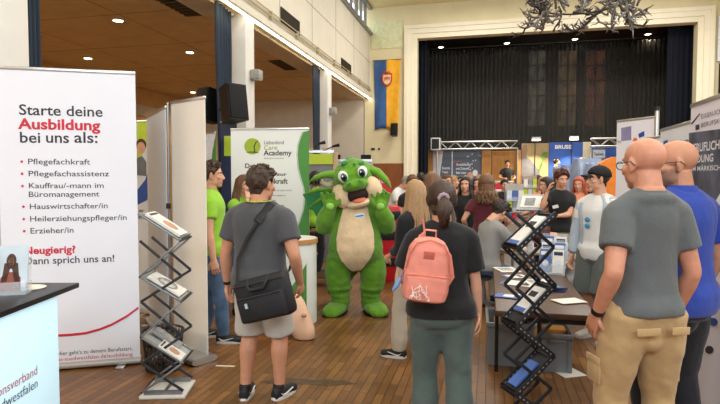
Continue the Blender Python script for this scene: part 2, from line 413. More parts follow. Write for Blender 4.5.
# light strip: lengths of tube end to end
v = -.5; k = 0
while v < VS - .3:
    L_ = 1.5; b = MB(); b.box((0, 0, .015), (.07, L_, .03), bev=.01); b.box((0, 0, -.012), (.05, L_ - .04, .024), m=1, bev=.01)
    o = b.build('light_strip', [CREAM, TUBEW], None, 35, (UL + .005, v + L_/2, ZS - .02)); o.rotation_euler.z = 0
    tag(o, 'long glowing white tube light in the row under the left gallery wall', 'light', 'tube lights in a row under the gallery wall')
    v += L_ + .03
def downlight(loc, label, group, power, col, r=.09, angle=2.4):
    t = thing('downlight', label, 'ceiling light', loc, 0, group)
    b = MB(); b.lathe([(r*.8, 0), (r*1.25, -.004), (r*1.25, -.012), (r, -.014)], n=20); b.build('rim', CREAM, t)
    b = MB(); b.lathe([(r*.95, -.008), (r*.9, -.018)], n=20); b.build('diffuser', LAMPW, t)
    sp = spot_light('downlight_bulb', (0, 0, -.04), power, col, angle, .06); sp.parent = t
def on_z(px, y, z):
    """point of a level plane on a sight line"""
    Y = (CAM_H - z)/math.tan(PITCH + math.atan((y - 202)/FOC)); return at(px, Y, z)
for px, y, wh in ((118, 20, 'nearest lit downlight in the brown aisle ceiling'), (88, 58, 'small downlight above the big white banner in the aisle ceiling'), (190, 52, 'lit downlight right of centre in the brown aisle ceiling'), (193, 92, 'small far downlight low in the aisle ceiling near the ochre wall')):
    downlight(on_z(px, y, ZS), wh, 'downlights in the aisle ceiling', 95, WARM)
for v in (-2.5, -0.5):
    for u in (-6.2, -8.8): 
        downlight((u, v, ZS), 'round downlight in the brown aisle ceiling nearer than the first white column', 'downlights in the aisle ceiling', 95, WARM)
for px, y, wh in ((441, 47, 'leftmost downlight in the dark stage ceiling'), (507, 43, 'second downlight from the left in the dark stage ceiling'), (575, 39, 'downlight in the stage ceiling right under the branch chandelier'), (648, 34, 'brightest rightmost downlight in the dark stage ceiling')):
    downlight(on_z(px, y, OZC), wh, 'downlights in the stage ceiling', 70, (1, .85, .6), .11, 2.2)
def vent(loc, rot, L, W, label, group):
    t = thing('air_vent', label, 'vent', loc, 0, group); t.rotation_euler = rot
    b = MB(); b.box((0, 0, .004), (L, W, .016)); b.build('frame', M('vent_dark', '2b261f', .7), t)
    for i in range(8): 
        s = MB(); s.box((0, W*(-.42 + .12*i), .018), (L*.94, W*.035, .02), (.5, 0, 0)); s.build('slat', M('vent_slat', '57503f', .6), t)
vent(on_z(178, 5, ZS), (PI, 0, 0), .36, 1.15, 'dark vent in the aisle ceiling above the standing man, nearer one', 'vents in the aisle ceiling')
vent(on_z(284, 65, ZS), (PI, 0, 0), .36, 1.15, 'dark vent in the aisle ceiling between the two columns', 'vents in the aisle ceiling')
def on_u(px, y, u):
    k_ = (px - 360)/FOC; c, s = math.cos(YAW), math.sin(YAW); Y = u/(k_*c - s); return Vector((u, Y*(k_*s + c), zy(y, Y)))
p = on_u(291, 22, UL); vent((UL + .01, p.y, p.z), (PI/2, 0, PI/2), 1.1, .31, 'dark slotted vent high on the cream gallery wall, nearer one', 'vents in the gallery wall')
p = on_u(346, 67, UL); vent((UL + .01, p.y, p.z), (PI/2, 0, PI/2), 1.1, .31, 'dark slotted vent high on the cream gallery wall, nearer the stage', 'vents in the gallery wall')
for px, y, wh in ((255.5, 75, 'nearer column'), (332, 111, 'farther column')):
    p = on_u(px, y, UL + .05); t = thing('wall_lamp', 'small grey cube wall lamp on the %s' % wh, 'lamp', (UL + .09, p.y, p.z))
    b = MB(); b.box((0, 0, 0), (.17, .19, .17), bev=.02); b.build('housing', M('lamp_grey', '9d9a92', .5), t); b = MB(); b.box((.02, 0, -.088), (.1, .12, .012)); b.build('lens', WHITE_P, t); b = MB(); b.box((-.07, 0, 0), (.06, .07, .07)); b.build('bracket', GREYM, t)
def loudspeaker(label, c, sz, rz, tiltx, group=None):
    t = thing('loudspeaker', label, 'loudspeaker', c, rz, group); t.rotation_euler = (tiltx, 0, rz)
    b = MB(); x, y, z = sz; b.prism([(-x/2, -y/2), (x/2, -y/2), (x*.32, y/2), (-x*.32, y/2)], (0, 0, 0), (1, 0, 0), (0, 1, 0), z); b.build('cabinet', BLACK, t, 20)
    b = MB(); b.box((0, -y/2 - .012, 0), (x*.93, .022, z*.94), bev=.01); b.build('grille', M('grille_black', '0d0d0f', .8, .3, 300), t)
    b = MB(); b.box((0, y*.45, 0), (.06, .16, .1)); b.tube([(0, y*.5, -.0), (0, y*.5 + .2, -.0)], .025); b.build('bracket', BLACK, t)
p = on_u(233, 104, UL + .32); loudspeaker('large black loudspeaker fixed to the white column, right of the curtain', p, (.33, .32, .54), math.radians(60), math.radians(-8))
p = on_u(211, 106, UL - .42); loudspeaker('black loudspeaker half hidden behind the navy curtain at the column', p, (.3, .32, .54), math.radians(-25), math.radians(-8))
p, Y = on_v(394.5, 18.42); p.z = zy(130, Y); loudspeaker('small tilted black loudspeaker below the blue and yellow flag', p, (.25, .24, .42), 0, math.radians(-10))
# flag
FB = M('flag_blue', '3c5f96', .8, .12, 5); FY = M('flag_yellow', 'f0b02c', .8, .1, 5)
pL, Y = on_v(373, 18.55); pR, Y2 = on_v(399.5, 18.55); zt, zb = zy(60, Y), zy(130, Y)
t = thing('flag', 'long hanging blue and yellow flag with a red crest left of the stage', 'flag', (pL.x, 18.69, zt)); Wd = pR.x - pL.x; Hh = zt - zb
for nm, x0, x1, mt in (('blue_half', 0, .48, FB), ('yellow_half', .48, 1, FY)):
    b = MB(); b.grid(lambda s, q: Vector((Wd*((x0 + (x1 - x0)*s)*(1 - .12*q) + .05*q), .03*math.sin(9*(x0 + (x1 - x0)*s) + 3*q) - .02, -Hh*q*(1 - .03*math.sin(5*(x0 + (x1 - x0)*s))))), 12, 14)
    me = evaluated(b.mesh(nm), [('SOLIDIFY', dict(thickness=.006))]); finish(nm, me, mt, t)
b = MB(); b.tube([(-.03, 0, .01), (Wd + .03, 0, .01)], .014); b.build('rod', WOOD_D, t)
b = MB(); sh = [(-.5, .5), (.5, .5), (.5, -.1), (.32, -.42), (0, -.6), (-.32, -.42), (-.5, -.1)]
b.prism([(x*.36, y*.42) for x, y in sh], (Wd*.51, -.075, -Hh*.28), (1, 0, 0), (0, 0, 1), .01); b.prism([(x*.27, y*.31) for x, y in sh], (Wd*.51, -.083, -Hh*.28), (1, 0, 0), (0, 0, 1), .01, m=1)
for k in range(5): b.box((Wd*.51 - .08 + .04*k, -.092, -Hh*.28 + (.05 if k % 2 else .02)), (.024, .008, .12 - .03*(k % 2)), m=0)
b.tube([(Wd*.51 - .12, -.09, -Hh*.28 + .2), (Wd*.51 - .06, -.09, -Hh*.28 + .27), (Wd*.51, -.09, -Hh*.28 + .22), (Wd*.51 + .06, -.09, -Hh*.28 + .27), (Wd*.51 + .12, -.09, -Hh*.28 + .2)], .018, m=0, n=6)
b.build('crest', [M('crest_red', 'c2402c', .7), M('crest_cream', 'e5c89a', .7)], t)
# switch on the stage wall
for k, px in enumerate((373, 379)):
    p, Y = on_v(px, VS - .02); p.z = zy(149, Y); b = MB(); b.box(p, (.14 - .07*k, .03, .07), bev=.01); tag(b.build('wall_socket', BLACK), ('wide' if k == 0 else 'tiny') + ' dark wall socket below the flag on the stage wall', 'socket')
# chandelier of branches
ct = thing('chandelier', 'wreath shaped grey branch chandelier hanging from the hall ceiling before the stage', 'chandelier', at(583, 8.0, 4.0)); ct.location.z = 4.10
BR = M('branch_grey', '75706a', .7, .25, 18, .3, 50); BR2 = M('branch_dark', '3d3834', .7, .25, 18, .3, 50)
rd = random.Random(4); RR = .63
b = MB(); b.tube([(RR*math.cos(2*PI*i/40), RR*math.sin(2*PI*i/40), .12) for i in range(41)], .014, n=6, cap=False); b.build('ring', BR2, ct, 180)
for i in range(99):
    a = 2*PI*i/99 + rd.uniform(-.05, .05); r = RR + rd.uniform(-.1, .1); p = Vector((r*math.cos(a), r*math.sin(a), rd.uniform(-.12, .3)))
    tan = Vector((-math.sin(a), math.cos(a), 0)); rad = Vector((math.cos(a), math.sin(a), 0)); b = MB()
    d = (tan*rd.uniform(-1, 1) + rad*rd.uniform(-.2, .75) + Vector((0, 0, rd.uniform(-.9, .7)))).normalized(); pts = [p]
    for s in range(5):
        d = (d + Vector((rd.uniform(-.5, .5), rd.uniform(-.5, .5), rd.uniform(-.3, .55)))).normalized(); p = p + d*rd.uniform(.055, .1); pts.append(p)
    b.tube(pts, [.018, .0175, .016, .014, .011, .004], n=6)
    q = pts[2]; e = (d + tan*rd.uniform(-1, 1) + Vector((0, 0, rd.uniform(-.6, .6)))).normalized(); b.tube([q, q + e*.08, q + e*.13 + Vector((0, 0, .04))], [.014, .011, .003], n=5); q = pts[3]; e = (d*.6 + rad*rd.uniform(-1, 1) + Vector((0, 0, rd.uniform(-.8, .8)))).normalized(); b.tube([q, q + e*.07, q + e*.12 + tan*.03], [.014, .011, .003], n=5)
    for m in (1, 4, 4):
        q = pts[m]; e = (rad*rd.uniform(-1, 1) + tan*rd.uniform(-1, 1) + Vector((0, 0, rd.uniform(-.7, .9)))).normalized(); b.tube([q, q + e*.06, q + e*.1 + Vector((0, 0, .02)), q + e*.13 + rad*rd.uniform(-.04, .04)], [.012, .010, .007, .002], n=5)
    b.build('branch', BR if i % 3 else BR2, ct, 180)
for k in range(3):
    a = 2*PI*k/3; b = MB(); b.tube([(RR*math.cos(a), RR*math.sin(a), .12), (0, 0, ZC - 4.10 - .02)], .004, n=5); b.build('cable', GREYM, ct)
# ------------------------------------------------------------------ people
SKIN = M('skin', 'd09c80', .55, .06, 30, .05, 200, sss=.12)
SKIN_TAN = M('skin_tan', 'c18a6c', .55, .06, 30, .05, 200, sss=.12)
SKIN_RED = M('skin_ruddy', 'c98d72', .5, .08, 25, .05, 200, sss=.12)
LIP = M('lip', 'b0665c', .45, .05)
EYEW = M('eye_white', 'e8e4de', .2, .02); IRIS = M('iris_dark', '35261c', .2, .1)

def head_prims():
    b = MB()
    b.ell((0, -.015, .035), (.077, .098, .085), n=24)
    b.ell((0, .02, -.035), (.0615, .073, .08), n=24)
    b.ell((0, .064, -.094), (.026, .024, .021))
    for s in (-1, 1):
        b.ell((s*.042, .012, -.066), (.02, .04, .03)); b.ell((s*.043, .058, -.022), (.021, .023, .02))
        b.ell((s*.0785, -.006, -.004), (.009, .019, .033), (-.15, 0, s*-.35)); b.ell((s*.077, .0, -.03), (.008, .01, .012))
        b.ell((s*.0115, .1, -.036), (.0095, .011, .009))
    b.ell((0, .069, .027), (.054, .022, .013))
    b.tube([(0, .079, .016), (0, .094, -.008), (0, .106, -.03)], [.009, .0105, .012], round_end=True)
    b.ell((0, .084, -.064), (.022, .012, .0075)); b.ell((0, .081, -.0755), (.019, .012, .008))
    return b
def make_head():
    b = head_prims()
    b.tube([(0, -.03, -.2), (0, -.022, -.12), (0, -.015, -.04)], [.066, .063, .06], n=20)
    return fuse(b, .0052, 3)
HEAD = make_head(); HV = co_of(HEAD); HN = no_of(HEAD); HF = [tuple(p.vertices) for p in HEAD.polygons]

def zb_short(y, x): return np.interp(y, [-.12, -.055, -.03, -.005, .02, .05, .07, .12], [-.07, -.075, -.03, .012, .0, .042, .066, .075])
def zb_long(y, x): return np.interp(y, [-.12, -.05, -.02, .02, .05, .072, .12], [-.09, -.10, -.08, -.02, .055, .072, .078])
def zb_fringe(y, x): return np.interp(y, [-.12, -.055, -.03, -.005, .02, .05], [-.07, -.075, -.03, .0, -.02, .2])
def cap_part(zb, t, amp, ramp=.03, scn=22, seed=0, top=None):
    """(verts, faces) of a hair cap lifted off the head"""
    h = HV[:, 2] - zb(HV[:, 1], HV[:, 0])
    if top is not None: h = np.minimum(h, top - HV[:, 2])
    h = np.where(HV[:, 2] < -.11, -1, h)
    h = np.where((np.abs(HV[:, 0]) > .079) & (HV[:, 2] < .03) & (HV[:, 1] > -.03), np.minimum(h, -.001 if zb is not zb_long else h), h)
    keep = [q for q in HF if max(h[i] for i in q) > 0]
    ids = sorted({i for q in keep for i in q}); mp = {k: n for n, k in enumerate(ids)}
    V = []
    for i in ids:
        p, n = HV[i], HN[i]; k = min(max(h[i]/ramp, 0), 1)
        d = noise.fractal(Vector((p[0]*scn + seed, p[1]*scn, p[2]*scn*.6)), 1.0, 2.0, 3)
        V.append(Vector(p) + Vector(n)*(k*(t + amp*d) + (-.003 if h[i] <= 0 else .0015)))
    return V, [[mp[i] for i in q] for q in keep]

TORSO = {  # z: (y, rx, ry, squareness)
    'm': [(.80, 0, .10, .09), (.86, -.005, .155, .11), (.93, -.01, .168, .118), (1.02, -.005, .155, .108), (1.12, .0, .148, .104), (1.24, 0, .163, .112), (1.34, 0, .175, .118), (1.41, -.005, .178, .105), (1.46, -.012, .135, .085), (1.50, -.016, .075, .066), (1.53, -.016, .06, .06)],
    'f': [(.80, 0, .10, .09), (.86, -.008, .165, .115), (.93, -.012, .175, .122), (1.02, -.005, .148, .102), (1.12, .0, .128, .092), (1.24, .006, .142, .105), (1.32, .008, .152, .118), (1.40, -.002, .158, .098), (1.45, -.012, .125, .08), (1.49, -.016, .068, .06), (1.53, -.016, .054, .054)],
}
def ik(a, c, l1, l2, hint):
    d = c - a; L = d.length
    if L > (l1 + l2)*.998: c = a + d*((l1 + l2)*.998/L); d = c - a; L = d.length
    x = (l1*l1 - l2*l2 + L*L)/(2*L); h = math.sqrt(max(l1*l1 - x*x, 0)); u = d/L
    hv = Vector(hint) - u*Vector(hint).dot(u)
    return a + u*x + hv.normalized()*h, c

def build_hand(b, w, d, palm, out, curl=.5, sc=1.0, spread=.06):
    """palm, four unequal bent fingers and a thumb; d along the hand, palm = direction the palm faces, out = thumb side"""
    d = d.normalized(); palm = (palm - d*palm.dot(d)).normalized(); out = out - d*out.dot(d) - palm*out.dot(palm); out.normalize()
    S = sc
    b.loft([(w - d*.03*S, out*.026*S, palm*.02*S), (w + d*.01*S, out*.031*S, palm*.018*S), (w + d*.05*S, out*.042*S, palm*.0155*S), (w + d*.085*S, out*.042*S, palm*.0125*S), (w + d*.097*S, out*.036*S, palm*.008*S)], 14)
    for k, (o, L) in enumerate(((.031, .072), (.0105, .081), (-.0105, .075), (-.030, .058))):
        p = w + (d*.08 + out*o)*S; dd = (d + out*(o*spread/.03)).normalized(); pts = [p]; a = curl*.55
        for seg, f in enumerate((.46, .31, .27)):
            q = dd*math.cos(a) + palm*math.sin(a); p = p + q*L*f*S; pts.append(p); a += curl*.75
        b.tube(pts, [.0092*S, .0088*S, .0078*S, .0062*S], n=8, round_end=True)
    p = w + (d*.022 + out*.028)*S; q = (out*.75 + d*.6 + palm*.3).normalized(); r = (out*.25 + d*.85 + palm*.4).normalized()
    b.tube([p, p + q*.038*S, p + q*.038*S + r*.03*S, p + q*.038*S + r*.054*S], [.0135*S, .0115*S, .0098*S, .0075*S], n=8, round_end=True)

class Rig: pass
def human(label, px, Y, face, height=1.75, sex='m', skin=SKIN, pel=(0, 0, .93), lean=0, side=0, twist=0, turn=0, nod=0, tilt=0,
          lh=(-.27, .05, .84), rh=(.27, .05, .84), le=(-.5, -.9, 0), re=(.5, -.9, 0), lf=(-.11, 0), rf=(.11, 0), lya=-8, rya=8, lfz=0, rfz=0,
          palm_l=None, palm_r=None, curl=.55, top=None, bottom=None, shoes=None, hair=None, wide=1.0, group=None, fine=None, face_parts=True, x_off=0, zbase=0, sock=None, belly=0, head=1.0, thick=1.0, neck=0.0):
    fine = fine or (.012 if Y < 5.6 else .02)
    hd = heading(face)
    root = thing('person', label, 'person', at(px, Y, zbase + .9), hd, group); root.location.z = zbase
    S = height/1.80; sc = lambda me: set_co(me, co_of(me)*S)
    R = Rig(); R.root = root; R.S = S
    pel = Vector(pel); dz0 = pel - Vector((0, 0, .93)); la, sa, tw = math.radians(lean), math.radians(side), math.radians(twist)
    # spine
    tab = [Vector((0, 0, .93))]; N = 48; st = .02
    for i in range(N):
        t = min(1, (i*st)/.30); t = t*t*(3 - 2*t)
        tab.append(tab[-1] + Vector((math.sin(sa*t), math.sin(la*t)*math.cos(sa*t), math.cos(la*t)*math.cos(sa*t)))*st)
    def ang(z):
        t = min(1, max(0, (z - .93)/.30)); return t*t*(3 - 2*t)
    def SR(z):
        t = ang(z); return Matrix.Rotation(sa*t, 3, 'Y') @ Matrix.Rotation(-la*t, 3, 'X') @ Matrix.Rotation(tw*t, 3, 'Z')
    def SP(p):
        p = Vector(p); z = p.z
        if z <= .93: return p + dz0
        f = (z - .93)/st; i = min(int(f), N - 1); c = tab[i].lerp(tab[i + 1], f - i)
        return c + SR(z) @ Vector((p.x, p.y, 0)) + dz0
    TT = TORSO[sex]
    def tor(z):
        zs = [r[0] for r in TT]; return [float(np.interp(z, zs, [r[k] for r in TT])) for k in (1, 2, 3)]
    def ring(z, gx=0.0, gy=0.0, minx=0, miny=0):
        y, rx, ry = tor(z); k = wide if z < 1.47 else 1
        rx = max(rx*k + gx, minx); ry = max(ry*k + gy, miny)
        if belly: 
            bz = math.exp(-((z - 1.08)/.13)**2)*belly; y += bz*.5; ry += bz*.6
        q = SR(z); return (SP((0, y, z)), q @ Vector((rx, 0, 0)), q @ Vector((0, ry, 0)))
    R.SP, R.SR, R.ring = SP, SR, ring
    sw = (.182 if sex == 'm' else .158)*wide
    sh = [SP((-sw, -.01, 1.402)), SP((sw, -.01, 1.402))]
    ua, fa = (.30, .262) if sex == 'm' else (.285, .25)
    el = []; wr = []
    for k, (tgt, hint) in enumerate(((lh, le), (rh, re))):
        e, wv = ik(sh[k], Vector(tgt), ua, fa, hint); el.append(e); wr.append(wv)
    hp = [Vector((-.095, 0, .90)) + dz0, Vector((.095, 0, .90)) + dz0]
    kn = []; an = []
    for k, (f, ya, fz) in enumerate(((lf, lya, lfz), (rf, rya, rfz))):
        a = Vector((f[0], f[1], .085 + fz)); t = math.radians(-ya)
        kk, aa = ik(hp[k], a, .425, .40, (math.sin(-t)*.6, 1, .25)); kn.append(kk); an.append(aa)
    R.sh, R.el, R.wr, R.kn, R.an = sh, el, wr, kn, an
    th = (1.0 if sex == 'm' else .92)*thick
    # body: one continuous surface
    b = MB(); b.loft([ring(z) for z in (.80, .86, .93, 1.02, 1.12, 1.24, 1.34, 1.41, 1.46, 1.50, 1.53)], 22, e=2.25)
    for k in (0, 1):
        up, lo = el[k] - sh[k], wr[k] - el[k]
        b.tube([SP((0, -.014, 1.468)), SP(((k*2 - 1)*sw*.5, -.016, 1.44)), sh[k] + up*.03], [.058, .056*th, .056*th], n=14, round_end=True)
        b.tube([sh[k], sh[k] + up*.25, sh[k] + up*.55, el[k]], [.058*th, .056*th, .05*th, .042*th], n=14, round_end=True)
        b.tube([el[k], el[k] + lo*.25, el[k] + lo*.6, wr[k]], [.042*th, .044*th, .036*th, .027*th], n=14, round_end=True)
        tl, sl = kn[k] - hp[k], an[k] - kn[k]
        b.tube([hp[k], hp[k] + tl*.3, hp[k] + tl*.7, kn[k]], [.092, .087, .068, .056], n=16, round_end=True)
        back = Vector((0, -.014, 0))
        b.tube([kn[k], kn[k] + sl*.28 + back, kn[k] + sl*.6 + back*.6, an[k]], [.056*thick, .062*thick, .047*thick, .038*thick], n=16, round_end=True)
    bm_ = fuse(b, fine if fine > .013 else .0105, 4); V = co_of(bm_); F = [list(p.vertices) for p in bm_.polygons]; bpy.data.meshes.remove(bm_)
    # head
    q = SR(1.53) @ Matrix.Rotation(math.radians(turn), 3, 'Z') @ Matrix.Rotation(-math.radians(nod), 3, 'X') @ Matrix.Rotation(math.radians(tilt), 3, 'Y')
    hs = (1.05 if sex == 'm' else 1.02)*head; hc = SP((0, -.008, 1.535)) + q @ Vector((0, .022, .125 - neck))
    R.q, R.hc, R.hs = q, hc, hs
    HM = lambda p: hc + q @ (Vector(p)*hs)
    R.HM = HM
    o = MB(); o.add([tuple(p) for p in V], F)
    o.add([HM(p) for p in HV], HF)
    hb = MB()
    for k, sgn in ((0, -1), (1, 1)):
        d = (wr[k] - el[k]).normalized(); pm = (palm_l, palm_r)[k]
        pm = Vector(pm) if pm else Vector((-sgn, .15, 0))
        outv = Vector((0, 1, .1)) if not pm else d.cross(pm)*sgn*-1
        build_hand(hb, wr[k], d, pm, outv, curl, 1.0 if sex == 'm' else .92)
    o.add(hb.v, hb.f)
    o.v = [tuple(Vector(p)*S) for p in o.v]
    o.build('body', skin, root, 180)
    # face
    if face_parts:
        for s in (-1, 1):
            e = MB(); e.ell((0, 0, 0), (.0135, .0105, .0085), n=12); e.ell((0, .0062, 0), (.0072, .0052, .0072), m=1, n=10)
            e.v = [tuple(HM(Vector(p) + Vector((s*.0315, .0715, .004)))*S) for p in e.v]; e.build('eye', [EYEW, IRIS], root, 180)
        l = MB(); l.ell((0, .0865, -.0645), (.0215, .0115, .0055)); l.ell((0, .084, -.0745), (.018, .0115, .006))
        l.v = [tuple(HM(p)*S) for p in l.v]; l.build('lips', LIP, root, 180)
    # clothes
    def out(name, mb, mats, vox=None, it=4, wr_=.004, wsc=(9, 9, 5), parent=root):
        me = fuse(mb, vox or fine, it)
        if wr_: wrinkle(me, wr_, wsc, random.random()*9)
        sc(me); return finish(name, me, mats, parent)
    R.out = out
    if bottom:
        kind, mat = bottom['kind'], bottom['mat']; g = bottom.get('loose', .012)
        b = MB(); zt = bottom.get('top', .99)
        b.loft([ring(z, g + .004, g + .004) for z in (.82, .86, .93, zt)], 22, e=2.25)
        b.ell(Vector((0, -.005, .80)) + dz0, (.075, .085 + g, .07))
        stop = {'long': 1.0, 'shorts': 0.0}[kind]
        for k in (0, 1):
            tl, sl = kn[k] - hp[k], an[k] - kn[k]
            if kind == 'shorts':
                e = bottom.get('len', .92)
                b.tube([hp[k] + Vector((0, 0, .085)), hp[k] + Vector((0, 0, .03)), hp[k] + tl*.3, hp[k] + tl*e], [.06 + g, .10 + g, .098 + g, .088 + g*1.6], n=16)
            else:
                ge = bottom.get('hem', .016)
                e = bottom.get('len', 1.02)
                b.tube([hp[k] + Vector((0, 0, .085)), hp[k] + Vector((0, 0, .02)), hp[k] + tl*.3, hp[k] + tl*.7, kn[k], kn[k] + sl*.35, kn[k] + sl*.75, kn[k] + sl*e], [.06 + g, .096 + g, .092 + g, .073 + g, .062 + g, .061 + g, .045 + (g + ge)*.8, .04 + ge], n=16)
        R.bottom = out('trousers' if kind == 'long' else 'shorts', b, mat, wr_=bottom.get('wr', .006), wsc=(8, 8, 7))
        if bottom.get('belt'):
            c = MB(); c.loft([ring(zt - .035, g + .009, g + .009), ring(zt, g + .009, g + .009)], 28, e=2.25); c.v = [tuple(Vector(p)*S) for p in c.v]
            c.build('belt', bottom['belt'], root)
    if top:
        mat = top['mat']; g = top.get('loose', .014); hem = top.get('hem', .88); sl_ = top.get('sleeve', .55)
        b = MB(); zs = [hem] + [z for z in (.90, .96, 1.02, 1.12, 1.24, 1.34, 1.40, 1.44, 1.47, 1.495) if z > hem + .02]
        mx = top.get('drape', .0)
        b.loft([ring(z, g + .004 + (mx*(1 if z < 1.2 else .4)) + (.016 if z < 1.0 and not top.get('tuck') else 0), g + .002 + mx*.6*(1 if z < 1.2 else .2) + (.018 if z < 1.0 and not top.get('tuck') else 0)) for z in zs], 24, e=2.3)
        for k in (0, 1):
            up, lo = el[k] - sh[k], wr[k] - el[k]
            b.tube([SP((0, -.014, 1.466)), SP(((k*2 - 1)*sw*.5, -.016, 1.436)), sh[k] + up*.04], [.063 + g, .060*th + g*1.1, .060*th + g*1.1], n=16, round_end=True)
            if sl_ <= 1:
                n3 = [sh[k] - up*.02, sh[k] + up*.2, sh[k] + up*sl_]
                b.tube(n3, [.062*th + g*.7, .064*th + g, .058*th + g*1.5], n=16)
            else:
                e = sl_ - 1
                b.tube([sh[k] - up*.02, sh[k] + up*.2, sh[k] + up*.6, el[k], el[k] + lo*.4*e, el[k] + lo*e], [.062*th + g*.7, .064*th + g, .058*th + g, .05*th + g, .046*th + g, .036 + g], n=16)
        R.top = out(top.get('name', 'shirt'), b, mat, wr_=top.get('wr', .006), wsc=(7, 7, 4))
        if top.get('collar'):
            c = MB(); rr = [ring(1.475, .006, .012), ring(1.50, .014, .016), ring(1.525, .008, .008)]
            c.loft(rr, 24, cap=False); c.v = [tuple(Vector(p)*S) for p in c.v]; c.build('collar', top['collar'], root, 180)
        elif top.get('neck'):
            c = MB(); c.loft([ring(1.485, .008, .01), ring(1.505, .004, .006)], 24, cap=False); c.v = [tuple(Vector(p)*S) for p in c.v]; c.build('neckband', top['neck'], root, 180)
    if sock:
        for k in (0, 1):
            c = MB(); sl = an[k] - kn[k]; c.tube([kn[k] + sl*.74, an[k] + sl*.05], [.047, .042], n=14); c.v = [tuple(Vector(p)*S) for p in c.v]; c.build('sock', sock, root, 180)
    if shoes:
        for k, ya, fz in ((0, lya, lfz), (1, rya, rfz)):
            a = an[k]; t = math.radians(-ya); f = Vector((-math.sin(t), math.cos(t), 0)); r = Vector((math.cos(t), math.sin(t), 0)); base = Vector((a.x, a.y, fz)); U = Vector((0, 0, 1))
            b = MB()
            P = [(-.075, .030, .035, .052), (-.055, .038, .045, .055), (0, .041, .052, .05), (.06, .044, .042, .042), (.115, .049, .031, .036), (.16, .045, .024, .032), (.19, .026, .016, .03)]
            b.loft([(base + f*y + U*(h*.5 + .022), r*wd, U*(h*.5 + .012 + hh*.3)) for y, wd, h, hh in P], 16)
            b.tube([a - U*.01 + f*-.01, a + U*.035 - f*.012], [.047, .045], n=14)
            me = fuse(b, .009, 3); sc(me); o = finish('shoe', me, shoes['mat'], root)
            s = MB(); s.loft([(base + f*y + U*z, r*(wd + .006), f*0 + r.cross(f)*0 + f*.0) for y, wd, z in ()] or [(base + f*.055 + U*z, r*(.047*m), f*.135*m) for z, m in ((.0, .95), (.012, 1.02), (.028, 1.0))], 24, e=2.6)
            s.v = [tuple(Vector(p)*S) for p in s.v]; s.build('sole', shoes['sole'], o)
            if shoes.get('swoosh'):
                for sd in (-1, 1):
                    w = MB(); pl = [(-.07, .062), (-.045, .034), (-.02, .030), (.075, .064), (-.01, .044), (-.04, .045)]
                    w.prism(pl, base + f*.03 + r*sd*.0475, f, U, .012); w.v = [tuple(Vector(p)*S) for p in w.v]; w.build('side_stripe', shoes['swoosh'], o, 0)
    if hair: add_hair(R, **hair)
    return R

